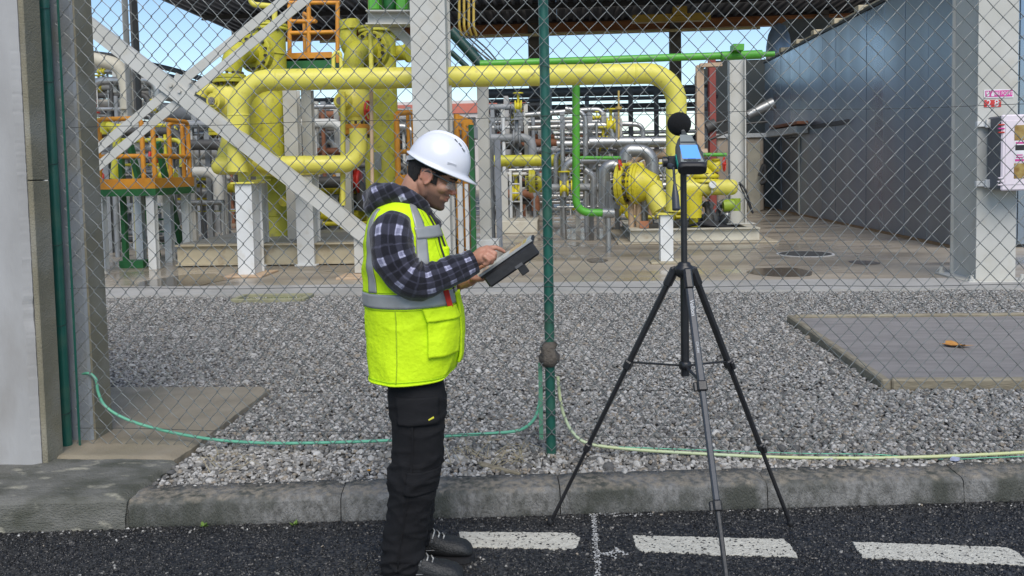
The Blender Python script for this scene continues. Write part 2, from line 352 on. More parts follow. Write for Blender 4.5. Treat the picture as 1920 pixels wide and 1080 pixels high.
# gravel and chippings: loose stones by the ten thousand
def scatter(name, quads, material, smin, smax, flat, seed, label, cat, zj=.0, und=.0):
    me = bpy.data.meshes.new(name); vs = []; fs = []; dn = []
    for pts, z, d in quads:
        b = len(vs); vs += [(x, y, z) for x, y in pts]; fs.append(tuple(range(b, b+len(pts)))); dn.append(d)
    me.from_pydata(vs, [], fs); at = me.attributes.new('dens', 'FLOAT', 'FACE'); at.data.foreach_set('value', dn)
    o = link(name, me, material); o['kind'] = 'stuff'; o['label'] = label; o['category'] = cat
    ng = bpy.data.node_groups.new(name, 'GeometryNodeTree')
    ng.interface.new_socket('Geometry', in_out='INPUT', socket_type='NodeSocketGeometry'); ng.interface.new_socket('Geometry', in_out='OUTPUT', socket_type='NodeSocketGeometry')
    N = ng.nodes; L = ng.links; gi = N.new('NodeGroupInput'); go = N.new('NodeGroupOutput')
    dp = N.new('GeometryNodeDistributePointsOnFaces'); L.new(gi.outputs[0], dp.inputs['Mesh']); dp.inputs['Seed'].default_value = seed
    na = N.new('GeometryNodeInputNamedAttribute'); na.data_type = 'FLOAT'; na.inputs[0].default_value = 'dens'; L.new(na.outputs[0], dp.inputs['Density'])
    jn = N.new('GeometryNodeJoinGeometry')
    for k in range(5):
        ic = N.new('GeometryNodeMeshIcoSphere'); ic.inputs['Radius'].default_value = 1; ic.inputs['Subdivisions'].default_value = 2
        sp = N.new('GeometryNodeSetPosition'); L.new(ic.outputs[0], sp.inputs[0])
        po = N.new('GeometryNodeInputPosition'); nz = N.new('ShaderNodeTexNoise'); nz.noise_dimensions = '4D'; nz.inputs['W'].default_value = seed+k*7.3; nz.inputs['Scale'].default_value = .75; nz.inputs['Detail'].default_value = 1.5
        L.new(po.outputs[0], nz.inputs['Vector'])
        sb = N.new('ShaderNodeVectorMath'); sb.operation = 'SUBTRACT'; sb.inputs[1].default_value = (.5, .5, .5); L.new(nz.outputs['Color'], sb.inputs[0])
        sc = N.new('ShaderNodeVectorMath'); sc.operation = 'SCALE'; sc.inputs['Scale'].default_value = 2.2; L.new(sb.outputs[0], sc.inputs[0])
        L.new(sc.outputs[0], sp.inputs['Offset'])
        ss = N.new('GeometryNodeSetShadeSmooth'); L.new(sp.outputs[0], ss.inputs[0]); ss.inputs['Shade Smooth'].default_value = (k % 2 == 0)
        sm = N.new('GeometryNodeSetMaterial'); sm.inputs['Material'].default_value = material; L.new(ss.outputs[0], sm.inputs[0])
        gt = N.new('GeometryNodeGeometryToInstance'); L.new(sm.outputs[0], gt.inputs[0]); L.new(gt.outputs[0], jn.inputs[0])
    ip = N.new('GeometryNodeInstanceOnPoints'); L.new(dp.outputs['Points'], ip.inputs['Points']); L.new(jn.outputs[0], ip.inputs['Instance']); ip.inputs['Pick Instance'].default_value = True
    rr = N.new('FunctionNodeRandomValue'); rr.data_type = 'FLOAT_VECTOR'; rr.inputs[0].default_value = (-.45, -.45, 0); rr.inputs[1].default_value = (.45, .45, 6.28); rr.inputs['Seed'].default_value = seed+1
    L.new(rr.outputs[0], ip.inputs['Rotation'])
    rs = N.new('FunctionNodeRandomValue'); rs.data_type = 'FLOAT_VECTOR'; rs.inputs[0].default_value = (smin, smin*.75, smin*flat); rs.inputs[1].default_value = (smax, smax*.8, smax*flat); rs.inputs['Seed'].default_value = seed+2
    L.new(rs.outputs[0], ip.inputs['Scale'])
    st = N.new('GeometryNodeSetPosition'); L.new(dp.outputs['Points'], st.inputs[0])
    rz = N.new('FunctionNodeRandomValue'); rz.data_type = 'FLOAT_VECTOR'; rz.inputs[0].default_value = (0, 0, -zj); rz.inputs[1].default_value = (0, 0, zj); rz.inputs['Seed'].default_value = seed+3
    
    pn = N.new('ShaderNodeTexNoise'); pn.inputs['Scale'].default_value = 1.6; pn.inputs['Detail'].default_value = 3; pp = N.new('GeometryNodeInputPosition'); L.new(pp.outputs[0], pn.inputs['Vector'])
    pq = N.new('ShaderNodeMapRange'); pq.inputs[1].default_value = .3; pq.inputs[2].default_value = .7; pq.inputs[3].default_value = -und; pq.inputs[4].default_value = und; L.new(pn.outputs[0], pq.inputs[0])
    pc = N.new('ShaderNodeCombineXYZ'); L.new(pq.outputs[0], pc.inputs[2]); pa_ = N.new('ShaderNodeVectorMath'); L.new(rz.outputs[0], pa_.inputs[0]); L.new(pc.outputs[0], pa_.inputs[1])
    L.new(pa_.outputs[0], st.inputs['Offset']); L.new(st.outputs[0], ip.inputs['Points'])
    L.new(ip.outputs[0], go.inputs[0])
    md = o.modifiers.new('stones', 'NODES'); md.node_group = ng
    return o
def stone_mat(name, cols, rough, spec=.5):
    m = bpy.data.materials.new(name); m.use_nodes = True; t = m.node_tree; N = t.nodes; L = t.links; b = N['Principled BSDF']
    oi = N.new('ShaderNodeObjectInfo'); cr = N.new('ShaderNodeValToRGB'); cr.color_ramp.interpolation = 'CONSTANT'
    while len(cr.color_ramp.elements) < len(cols): cr.color_ramp.elements.new(.5)
    acc = 0; tot = sum(c[1] for c in cols)
    for e, (c, wt) in zip(cr.color_ramp.elements, cols): e.position = acc/tot; acc += wt; e.color = (*c, 1)
    L.new(oi.outputs['Random'], cr.inputs[0])
    geo = N.new('ShaderNodeNewGeometry'); n = N.new('ShaderNodeTexNoise'); n.inputs['Scale'].default_value = 130; L.new(geo.outputs['Position'], n.inputs[0])
    q = N.new('ShaderNodeMapRange'); q.inputs[3].default_value = .7; q.inputs[4].default_value = 1.25; L.new(n.outputs[0], q.inputs[0])
    mu = N.new('ShaderNodeMix'); mu.data_type = 'RGBA'; mu.blend_type = 'MULTIPLY'; mu.inputs[0].default_value = 1; L.new(cr.outputs[0], mu.inputs[6]); L.new(q.outputs[0], mu.inputs[7])
    L.new(mu.outputs[2], b.inputs['Base Color']); b.inputs['Roughness'].default_value = rough; b.inputs['Specular IOR Level'].default_value = spec
    MATS[name] = m; return m
GRAV = stone_mat('grey_pebbles', [((.31, .298, .275), 5), ((.215, .206, .188), 4.5), ((.42, .405, .38), 2.6), ((.125, .12, .112), 3.4), ((.27, .23, .18), 1.8), ((.50, .485, .455), .9), ((.10, .098, .095), 1.4)], .75)
kb = lambda x: kerbY(x)+.16
NEAR_ = 1
near = [([(-2.1, kb(-2.1)), (4.2, kb(4.2)), (4.2, 5.82), (-2.1, 5.82)], .121, 3500)]
mid = [([(-5.6, 5.86), (2.09, 5.86), (2.09, 8.38), (-5.6, 8.38)], .121, 3900)]
far = [([(-8.2, 8.37), (8.2, 8.37), (8.2, 10.15), (-8.2, 10.55)], .121, 3000)]
scatter('gravel', near, GRAV, .0082, .0185, .6, 11, 'loose grey gravel between the kerb and the slabs', 'gravel', .007, .008)
scatter('gravel', mid+far, GRAV, .0068, .0150, .6, 13, 'finer looking grey gravel reaching back to the yard edge', 'gravel', .006, .008)
CHIP = stone_mat('asphalt_chips', [((.009, .009, .010), 6), ((.018, .018, .018), 6), ((.032, .031, .030), 3), ((.058, .056, .053), 1.2), ((.25, .24, .22), .08)], .38)
scatter('asphalt_chippings', [([(-3.6, 2.95), (3.8, 2.95), (3.8, kerbY(3.8)), (-3.6, kerbY(-3.6))], -.0022, 5200)], CHIP, .006, .0125, .7, 21, 'coarse black aggregate of the wet road surface', 'asphalt', .0015)

BIG = [([(-2.1, kb(-2.1)), (4.2, kb(4.2)), (4.2, 5.0), (-2.1, 5.0)], .124, 42), ([(-5.6, 5.86), (2.09, 5.86), (2.09, 8.38), (-5.6, 8.38)], .124, 20)]
scatter('coarse_gravel', BIG, GRAV, .018, .034, .7, 31, 'scattered larger stones lying in the gravel', 'gravel', .003)
GUT = [([(-3.9, kerbY(-3.9)-.07), (3.9, kerbY(3.9)-.07), (3.9, kerbY(3.9)-.005), (-3.9, kerbY(-3.9)-.005)], .004, 330), ([(-3.6, 3.3), (3.8, 3.3), (3.8, 3.9), (-3.6, 3.9)], .005, 14)]
scatter('gutter_grit', GUT, GRAV, .003, .009, .7, 41, 'loose grit lying in the gutter along the kerb', 'grit', .001)
# painted dashes and chalk
PAINT = mat('worn_white_paint', (.62, .60, .52), .75, col2=(.46, .44, .38), scale=30, bump=.25, bscale=130, col3=(.10, .10, .10), scale3=55, amt3=.95, c3lo=.585)
for q in ([(862, 999), (1072, 1001), (1086, 1010), (1086, 1021), (1076, 1031), (862, 1027)],
          [(1188, 1006), (1470, 1013), (1484, 1026), (1496, 1046), (1330, 1041), (1205, 1035), (1192, 1028)],
          [(1598, 1018), (1888, 1028), (1912, 1040), (1934, 1062), (1760, 1054), (1618, 1047)]):
    pts = [G(x, y, 0) for x, y in q]; out = []
    for i, p in enumerate(pts):
        r_ = pts[(i+1) % len(pts)]; k = max(2, int((r_-p).length/.012))
        for t in range(k):
            c = p.lerp(r_, t/k); out.append((c.x+random.uniform(-.005, .005), c.y+random.uniform(-.005, .005)))
    d = MB(); d.add([(x, y, .0055) for x, y in out], [tuple(range(len(out)))]); d.add([(x, y, .0055) for x, y in out]+[(x, y, -.002) for x, y in out], [(i, len(out)+i, len(out)+(i+1) % len(out), (i+1) % len(out)) for i in range(len(out))])
    struct('road_marking', d, PAINT)
CHALK = mat('chalk', (.62, .62, .6), .9, scale=60, bump=.1)
ch = MB()
def speck(x, y, s):
    p = G(x, y, 0); k = 6; a0 = random.random()*6
    ring = [(p.x+s*random.uniform(.5, 1.2)*math.cos(a0+6.283*i/k), p.y+s*.8*random.uniform(.5, 1.2)*math.sin(a0+6.283*i/k), .0058) for i in range(k)]
    ch.add(ring, [tuple(range(k))])
for i in range(330):
    t = random.random(); speck(1113+t*9+random.gauss(0, 2.4), 967+t*118, random.uniform(.0025, .0075))
for i in range(70): speck(1105+random.random()*120, 966+random.gauss(0, 1.6), random.uniform(.002, .006))
for i in range(60):
    t = random.random(); speck(1122+t*55, 1040+random.gauss(0, 1.5+(3.5 if .45 < t < .8 else 0)), random.uniform(.003, .009))
struct('chalk_mark', ch, CHALK)
# ------------------------------------------------------------------ wall at the left, posts, fence, hoses
ww = thing('concrete_wall', 'pale grey concrete wall end with olive weathered edge beside the fence', 'wall', (-3.6, 4.36, .14))
xr = -2.79; rg = []
nzw = 220
CW = mat('wall_concrete_pale', (.38, .375, .37), .88, col2=(.30, .293, .285), scale=4, amt=.6, bump=.03, bscale=60, col3=(.24, .22, .195), scale3=2.6, amt3=.65, c3lo=.5, stretch=(1, 1, .4))
a = MB(); pts = []
for k in range(nzw+1):
    z = lerp(.13, 3.4, k/nzw); rgh = .003*noise.noise((z*9, 0, 1))+.003*noise.noise((z*31, 4, 1))+.003*noise.noise((z*80, 4, 1))
    chp = .0
    for cz, s in ((.93, .04), (1.0, .03)): chp += .010*math.exp(-((z-cz)/s)**2)
    rg.append([(-6.5, 4.285, z), (xr-.075+rgh-chp, 4.282, z), (xr-.035+rgh*.6-chp*.7, 4.30+chp*.5, z), (xr-.034, 4.446, z), (-6.5, 4.446, z)])
a.rings(rg, False, True); a.build('wall_panel', CW, ww)
a = MB()
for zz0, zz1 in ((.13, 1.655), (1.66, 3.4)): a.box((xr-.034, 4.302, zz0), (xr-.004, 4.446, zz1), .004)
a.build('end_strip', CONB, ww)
px = lambda x, Y: P(x, 500, Y).x
cp = thing('concrete_post', 'square concrete post, grey face and olive side, behind the green corner post', 'post', (px(135, 4.7), 4.72, .14))
a = MB(); a.box((px(120, 4.66)-.01, 4.66, .1), (px(158, 4.66), 4.86, 3.3), .012); a.build('post_shaft', mat('post_grey_concrete', (.27, .29, .31), .85, col2=(.2, .215, .23), scale=4, bump=.1, bscale=100, col3=(.24, .215, .15), scale3=2.2, amt3=.6), cp)
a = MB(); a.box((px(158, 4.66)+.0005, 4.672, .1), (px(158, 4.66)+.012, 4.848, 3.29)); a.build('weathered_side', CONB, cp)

FZ0, FZ1 = .135, 2.85
fA = V(px(128, 4.60), 4.60, 0); fB = V(4.3, 4.34, 0); fdir = (fB-fA).normalized(); fn = V(-fdir.y, fdir.x, 0)
fence = thing('chain_link_fence', 'galvanised chain-link fence on green posts in front of the plant', 'fence', (-.115, 4.5, .12))
def fat(s, z, off=0): return fA+fdir*s+fn*off+V(0, 0, z)
FL = (fB-fA).length; W2 = .0465; H2 = .0515; wr = .0022
m = MB(); k = 0; s0 = 0
while s0+W2 < FL:
    npt = int((FZ1-FZ0)/H2); path = []
    ph = (k % 2)
    for j in range(npt+1):
        side = (j+ph) % 2; up = (j % 2)
        z = FZ0+.02+j*H2; s = s0+(W2*1.04 if side else -W2*.04)
        bx = .013*noise.noise((s*1.6, z*1.6, 2))+.0045*noise.noise((s*7, z*7, 5))
        bz = .02*noise.noise((s*1.1, z*1.1, 9)); by = .02*noise.noise((s*.9, z*.9, 4))
        path.append(fat(s+bx, z+bz, by+(.0035 if side else -.0035)))
    for j in range(npt):               # round wire, bent sharply at every knuckle
        p, q = path[j], path[j+1]; d = (q-p).normalized(); a_ = fn; b_ = d.cross(fn).normalized(); rgs = []
        for c in (p-d*.0012, q+d*.0012): rgs.append([c+(a_*math.cos(t)+b_*math.sin(t))*wr for t in (0, 1.0472, 2.0944, 3.1416, 4.1888, 5.236)])
        m.rings(rgs, True, False)
    k += 1; s0 += W2
m.build('wire_mesh', GALV, fence, kind='stuff')
WIRE = mat('tension_wire', (.05, .055, .055), .45, metal=.4, bump=0)
for zz, sag in ((P(1000, 219, 4.5).z, .006), (P(1000, 537, 4.5).z, .03), (.24, .02)):
    m = MB(); m.tube([fat(FL*t, zz+(.015 if zz > 1.5 else .01)*(.5-t)-sag*4*t*(1-t)*.3+.004*math.sin(t*37), .006) for t in [i/60 for i in range(61)]], .0017, 6); m.build('tension_wire', WIRE, fence)
def post(x, y, r, lab=None):
    m = MB(); m.tube([(x, y, .05), (x+.004, y, 1.2), (x+.002, y, 3.1)], r, 20); return m.build('fence_post', GPOST, fence)
PX, PY = -.112, 4.535
post(PX, PY, .0265); post(px(110, 4.58), 4.57, .028); post(4.28, 4.37, .0265)
m = MB(); m.bar((PX-.052, PY+.01, .20), (PX-.050, PY+.01, .62), .022, .012, up=(0, 1, 0)); m.build('post_clip', mat('pale_green_paint', (.10, .28, .18), .5), fence)
m = MB(); m.bar((px(134, 4.57), 4.562, .16), (px(134, 4.57)+.006, 4.562, 3.0), .012, .006, up=(0, 1, 0), ch=.001); m.build('stretcher_bar', GPOST, fence)
for pxx, pyy, rr in ((PX, PY, .0265), (px(110, 4.58), 4.57, .028)):
    for zz in (.35, .85, 1.3, 1.75, 2.2, 2.6):
        m = MB(); m.tube([(pxx+(rr+.004)*math.cos(q), pyy+(rr+.004)*math.sin(q)-(.012 if math.sin(q) < -.5 else 0), zz+.006*math.sin(q*2)) for q in [6.283*i/14 for i in range(15)]], .0016, 5, cap=False); m.build('tie_wire', WIRE, fence)
m = MB()          # taped bundle round the post
pr = [(0, .028), (.01, .042), (.03, .050), (.06, .052), (.085, .044), (.11, .048), (.13, .040), (.14, .028)]
m.lathe((PX, PY-.004, .60), (0, 0, 1), pr, 18)
m.v = [tuple(Vector(v)+Vector((noise.noise(Vector(v)*22), noise.noise(Vector(v)*22+Vector((5, 0, 0))), 0))*.02) for v in m.v]
solo('tape_bundle', m, mat('brown_tape', (.10, .085, .07), .8, col2=(.06, .05, .045), scale=30, bump=.3, bscale=60), 'brown taped bundle holding the hoses to the middle fence post', 'tape wrap')

def hose(name, pts, r, material, label):
    cr = []
    for i in range(len(pts)-1):
        p0, p1, p2, p3 = pts[max(i-1, 0)], pts[i], pts[i+1], pts[min(i+2, len(pts)-1)]
        for k in range(10):
            t = k/10; cr.append(.5*((2*p1)+(p2-p0)*t+(2*p0-5*p1+4*p2-p3)*t*t+(3*p1-p0-3*p2+p3)*t**3))
    cr.append(pts[-1]); m = MB(); m.tube(cr, r, 10); return solo(name, m, material, label, 'hose')
HG = mat('green_hose', (.12, .42, .27), .4, col2=(.17, .46, .32), scale=20, bump=.01)
HP = mat('pale_green_hose', (.42, .50, .33), .45, col2=(.50, .52, .22), scale=3, bump=.01)
h1 = [(134, 722, 4.70), (142, 706, 4.68), (165, 700, 4.66), (180, 712, 4.65), (184, 735, 4.65), (198, 762, 4.65), (235, 785, 4.64), (290, 803, 4.63), (360, 818, 4.62), (430, 827, 4.6), (520, 831, 4.58), (640, 829, 4.57), (740, 825, 4.56), (830, 818, 4.56), (930, 812, 4.55), (975, 806, 4.55), (1000, 788, 4.55), (1010, 762, 4.55), (1013, 735, 4.55), (1014, 708, 4.55)]
hose('garden_hose', [P(x, y, Y) for x, y, Y in h1], .0085, HG, 'green hose sagging along the fence foot from left post to middle post')
h2 = [(1046, 706, 4.53), (1050, 745, 4.53), (1058, 780, 4.52), (1075, 812, 4.51), (1105, 832, 4.5), (1180, 842, 4.49), (1300, 850, 4.48), (1450, 857, 4.46), (1600, 859, 4.45), (1720, 857, 4.43), (1850, 852, 4.43), (1960, 846, 4.42), (2150, 838, 4.41)]
hose('garden_hose', [P(x, y, Y) for x, y, Y in h2], .0088, HP, 'pale yellow-green hose along the fence foot right of the middle post')
h3 = [(1160, 838, 4.49), (1300, 843, 4.49), (1500, 850, 4.47), (1640, 852, 4.45), (1760, 861, 4.44), (1860, 858, 4.43), (2000, 852, 4.42)]
hose('thin_cable', [P(x, y, Y) for x, y, Y in h3], .0028, HG, 'thin green cable running just above the pale hose')

# small things on the ground
lf = MB(); c = G(1792, 650, .166)
ol = [(-.085, .02), (-.05, .012), (-.03, .035), (.0, .03), (.03, .022), (.05, .0), (.085, -.03), (.04, -.018), (.02, -.04), (-.01, -.02), (-.04, -.015)]
lf.add([(c.x+x*1.35, c.y+y*2.6, c.z+.008+.03*abs(y)/.04+.012*noise.noise((x*40, y*40, 0))) for x, y in ol]+[(c.x, c.y, c.z+.012)], [(i, (i+1) % len(ol), len(ol)) for i in range(len(ol))])
lf.add([(c.x+x*1.35, c.y+y*2.6, c.z+.004+.03*abs(y)/.04+.012*noise.noise((x*40, y*40, 0))) for x, y in ol], [tuple(range(len(ol)))[::-1]])
solo('fallen_leaf', lf, mat('orange_leaf', (.55, .27, .06), .6, col2=(.42, .18, .04), scale=30, bump=.1), 'curled orange leaf lying on the grey slab', 'leaf')
def shard(name, x, y, z, s, material, label, cat, seed):
    rnd = random.Random(seed); c = G(x, y, z); m = MB(); pts = []
    for i in range(7):
        a_ = 6.283*i/7; q = s*rnd.uniform(.6, 1.1); pts.append((c.x+q*math.cos(a_), c.y+q*.7*math.sin(a_)))
    m.poly(pts, z, z+s*.45); m.v = [(v[0], v[1], v[2]+s*.25*noise.noise(Vector(v)*60)) for v in m.v]
    return solo(name, m, material, label, cat)
shard('plastic_scrap', 692, 882, .135, .012, mat('orange_plastic', (.75, .36, .03), .5), 'small bright orange scrap on the gravel left of the man', 'litter', 1)
shard('paper_scrap', 1789, 862, .14, .026, mat('blue_paper', (.42, .46, .62), .8), 'crumpled pale blue paper scrap under the hose at the right', 'litter', 2)
tw = MB(); A = G(902, 876, .13)+V(0, 0, .012); B = G(975, 893, .13)+V(0, 0, .01)
tw.bar(A, B, .022, .02, ch=.005); tw.bar(A+V(-.01, .03, .004), B+V(-.02, .02, .0), .018, .012, ch=.004)
solo('broken_lath', tw, WOOD, 'short broken wooden lath lying on the gravel by the kerb', 'wood scrap')
DRY = mat('dry_stalk', (.36, .31, .2), .9, scale=20, bump=.1)
for lab, cx, cy, nn, sd_ in (('dry weed stalks by the kerb just right of the man', 885, 858, 16, 3), ('dry weed stalks in front of the fence beside the wooden lath', 955, 862, 16, 5), ('thin dry stalks on the gravel at the end of the tan slab', 432, 868, 10, 8)):
    rnd = random.Random(sd_); m = MB()
    for i in range(nn):
        p = G(cx+rnd.uniform(-42, 42), cy+rnd.uniform(-12, 22), .13); a_ = rnd.uniform(0, 6.28); l = rnd.uniform(.06, .18); h_ = rnd.uniform(.01, .07)
        q = p+V(math.cos(a_)*l*.5, math.sin(a_)*l*.3, h_+.012); e = p+V(math.cos(a_+rnd.uniform(-.5, .5))*l, math.sin(a_)*l*.5, h_*rnd.uniform(.3, 1.3)+.012)
        m.tube([p, q, e], lambda t: .0024*(1-.6*t), 5)
    solo('dry_weed', m, DRY, lab, 'weed')
GRN = mat('weed_green', (.11, .2, .03), .7, col2=(.16, .24, .05), scale=30, bump=.02)
for lab, cx, cy, sd_ in (('tiny green weed at the kerb foot left of the man', 552, 985, 1), ('tiny yellow-green weed at the kerb foot near the left kerb joint', 382, 988, 2)):
    rnd = random.Random(sd_); m = MB(); c = G(cx, cy, 0)
    for i in range(16):
        a_ = rnd.uniform(0, 6.28); l = rnd.uniform(.012, .03); d = V(math.cos(a_), math.sin(a_)*.6, rnd.uniform(.3, 1.2)).normalized(); s_ = d.cross(V(0, 0, 1)).normalized()*l*.3
        m.add([c, c+d*l*.5+s_, c+d*l, c+d*l*.5-s_], [(0, 1, 2, 3)])
    solo('small_weed', m, GRN, lab, 'weed')
# ------------------------------------------------------------------ plant behind the fence
def flange(mb, bolts, c, axis, r, t, nb=10, rb=None):
    """two flange plates with a ring of bolts"""
    c = Vector(c); a, b, d = frame(Vector(axis))
    mb.lathe(c-d*t/2, d, [(0, r*.96), (.006, r), (t*.45, r), (t*.46, r*.93), (t*.54, r*.93), (t*.55, r), (t-.006, r), (t, r*.96)], 28, False)
    rb = rb or r*.80
    for i in range(nb):
        q = 6.283*(i+.5)/nb; p = c+(a*math.cos(q)+b*math.sin(q))*rb
        bolts.cyl(p-d*t*.85, p+d*t*.85, r*.085, n=6, smooth=False)
def plate(mb, c, sx, sy, t=.02): c = Vector(c); mb.box(c-V(sx/2, sy/2, 0), c+V(sx/2, sy/2, t), .003)
gz = .136

# --- steel columns of the shelter
def col_h(name, x0, x1, Y, dep, z1, label, cat='column', mtl=STL, base=True):
    t = thing(name, label, cat, ((x0+x1)/2, Y+dep/2, gz)); th = .03
    f = MB(); f.box((x0, Y, gz+.02), (x1, Y+th, z1), .003); f.build('front_flange', mtl, t)
    f = MB(); f.box((x0, Y+dep-th, gz+.02), (x1, Y+dep, z1), .003); f.build('back_flange', mtl, t)
    xm = (x0+x1)/2; f = MB(); f.box((x0+.035, Y+th, gz+.02), (x0+.05, Y+dep-th, z1)); f.box((x1-.05, Y+th, gz+.02), (x1-.035, Y+dep-th, z1)); f.build('web', mtl, t)
    if base:
        f = MB(); f.box((x0-.14, Y-.12, gz), (x1+.1, Y+dep+.12, gz+.022), .004); f.build('base_plate', mtl, t)
        f = MB()
        for bx in (x0-.08, x1+.04):
            for by in (Y-.07, Y+dep+.07): f.cyl((bx, by, gz+.022), (bx, by, gz+.10), .022, n=8); f.cyl((bx, by, gz+.022), (bx, by, gz+.05), .04, n=6, smooth=False)
        f.build('anchor_bolts', mtl, t)
    return t
xc0, xc1 = P(1832, 300, 10.8).x, P(1907, 300, 10.8).x
cr_ = col_h('steel_column', xc0, xc1, 10.8, .72, 9.0, 'cream steel column at the right with fire point signs on it')
for zpx in (8, 148, 206, 346):
    f = MB(); p = P(1803, zpx, 11.5); f.box(p-V(.04, .03, .05), p+V(.03, .02, .05), .006); f.build('lug', WHT, cr_)
xm0, xm1 = P(776, 300, 12.2).x, P(841, 300, 12.2).x
col_h('steel_column', xm0, xm1, 12.2, .55, 9.0, 'tall cream steel column behind the man with the helmet')

# signs on the right column
def text(body, size, loc, mtl, parent, rx=math.pi/2, name='lettering', align='CENTER', ext=.0008, M=None, sx=1):
    cu = bpy.data.curves.new('t', 'FONT'); cu.body = body; cu.size = size; cu.align_x = align; cu.align_y = 'CENTER'; cu.extrude = ext; cu.resolution_u = 3
    o = bpy.data.objects.new('t', cu); COL.objects.link(o); bpy.context.view_layer.update()
    dg = bpy.context.evaluated_depsgraph_get(); me = bpy.data.meshes.new_from_object(o.evaluated_get(dg)); bpy.data.objects.remove(o)
    T = M if M is not None else Matrix.Translation(loc) @ Matrix.Rotation(rx, 4, 'X') @ Matrix.Diagonal((sx, 1, 1, 1))
    me.transform(T); me.name = name; return link(name, me, mtl, parent)
MAG = mat('sign_magenta', (.62, .05, .30), .5, bump=0, scale=9); SRD = mat('sign_red', (.60, .04, .035), .5, bump=0, scale=9); SWH = mat('sign_white', (.8, .78, .8), .5, bump=0, scale=9)
ys = 10.8-.004
sg = thing('fire_point_sign', 'magenta fire point sign on the cream column above the number plate', 'sign', P(1873, 184, ys))
a, b = P(1845, 184, ys), P(1900, 167, ys)
f = MB(); f.box((a.x, ys-.004, a.z), (b.x, ys, b.z)); f.build('sign_plate', SWH, sg)
f = MB(); f.box((a.x+.012, ys-.006, a.z+.012), (b.x-.012, ys-.0042, b.z-.012)); f.build('sign_face', MAG, sg)
text('FIRE POINT', .062, (lerp(a.x, b.x, .64), ys-.007, (a.z+b.z)/2), SWH, sg, sx=.72)
f = MB(); x_ = a.x+.045; zc = (a.z+b.z)/2                         # extinguisher and flame pictograms in white
f.box((x_-.014, ys-.0075, zc-.03), (x_+.014, ys-.0062, zc+.018)); f.box((x_-.006, ys-.0075, zc+.019), (x_+.006, ys-.0062, zc+.032)); f.box((x_-.022, ys-.0075, zc+.0), (x_-.017, ys-.0062, zc+.03))
x_ += .055; f.add([(x_-.016, ys-.007, zc-.03), (x_+.016, ys-.007, zc-.03), (x_+.02, ys-.007, zc-.005), (x_+.006, ys-.007, zc+.008), (x_+.004, ys-.007, zc+.034), (x_-.014, ys-.007, zc+.004), (x_-.02, ys-.007, zc-.012)], [(0, 1, 2, 3, 4, 5, 6)])
f.build('pictograms', SWH, sg)
s2 = thing('number_plate', 'small red plate with white 28 under the magenta sign', 'sign', P(1862, 201, ys))
a, b = P(1845, 201, ys), P(1877, 186, ys)
f = MB(); f.box((a.x, ys-.004, a.z), (b.x, ys, b.z-.006)); f.build('plate', SRD, s2)
text('2 8', .118, ((a.x+b.x)/2, ys-.005, (a.z+b.z)/2-.004), SWH, s2)

# fire cabinet on brackets
yc = 10.42
a, b = P(1877, 358, yc), P(1930, 214, yc); cabx = a.x
cb = thing('fire_cabinet', 'white and grey fire equipment cabinet bracketed to the right column', 'cabinet', (cabx+.25, yc+.15, a.z))
CBW = mat('cabinet_white', (.74, .66, .70), .45, col2=(.68, .6, .65), bump=.01); CBG = mat('cabinet_grey', (.12, .125, .14), .55, bump=.04, bscale=30)
f = MB(); f.box((cabx+.005, yc+.03, a.z+.01), (cabx+.56, yc+.36, b.z-.01), .02); f.build('cabinet_body', CBG, cb)
f = MB(); f.box((cabx, yc, a.z), (cabx+.565, yc+.035, b.z), .016); dr = f.build('door', CBW, cb)
f = MB(); f.box((cabx+.04, yc-.006, a.z+.07), (cabx+.52, yc+.001, b.z-.07), .005); f.build('door_panel', CBW, dr)
AMB = mat('amber_window', (.22, .12, .03), .15, bump=0, scale=14, col2=(.4, .3, .1))
k = (b.z-a.z)
for z0, z1 in ((.16, .36), (.66, .86)):
    f = MB(); f.box((cabx+.14, yc-.009, a.z+k*z0), (cabx+.265, yc-.0065, a.z+k*z1)); f.build('window', AMB, dr)
f = MB(); f.box((cabx+.14, yc-.009, a.z+k*.37), (cabx+.265, yc-.0068, a.z+k*.65)); lb = f.build('instruction_label', SWH, dr)
f = MB(); f.box((cabx+.15, yc-.0105, a.z+k*.53), (cabx+.255, yc-.0092, a.z+k*.6)); f.build('label_picture', BLK, dr)
f = MB(); f.box((cabx+.15, yc-.0105, a.z+k*.385), (cabx+.25, yc-.0092, a.z+k*.415)); f.box((cabx+.16, yc-.0105, a.z+k*.43), (cabx+.24, yc-.0092, a.z+k*.445)); f.box((cabx+.165, yc-.0105, a.z+k*.46), (cabx+.235, yc-.0092, a.z+k*.475)); f.box((cabx+.155, yc-.0105, a.z+k*.615), (cabx+.25, yc-.0092, a.z+k*.64)); f.build('label_print', MAG, dr, kind='stuff')
for zz, mt_ in ((.87, RED), (.82, MAG), (.77, RED), (.17, CBW), (.125, CBW), (.08, CBW)):
    f = MB(); f.box((cabx-.04, yc-.01, a.z+k*zz-.008), (cabx+.03, yc+.02, a.z+k*zz+.008), .004); f.build('hinge', mt_, cb)
for zz in (.9, .09):
    f = MB(); f.box((xc0-.03, 10.74, a.z+k*zz-.035), (cabx+.15, 10.797, a.z+k*zz+.03), .005); f.box((xc0+.06, 10.70, a.z+k*zz-.05), (xc0+.16, 10.739, a.z+k*zz+.05), .005); f.build('bracket', WHT, cb)

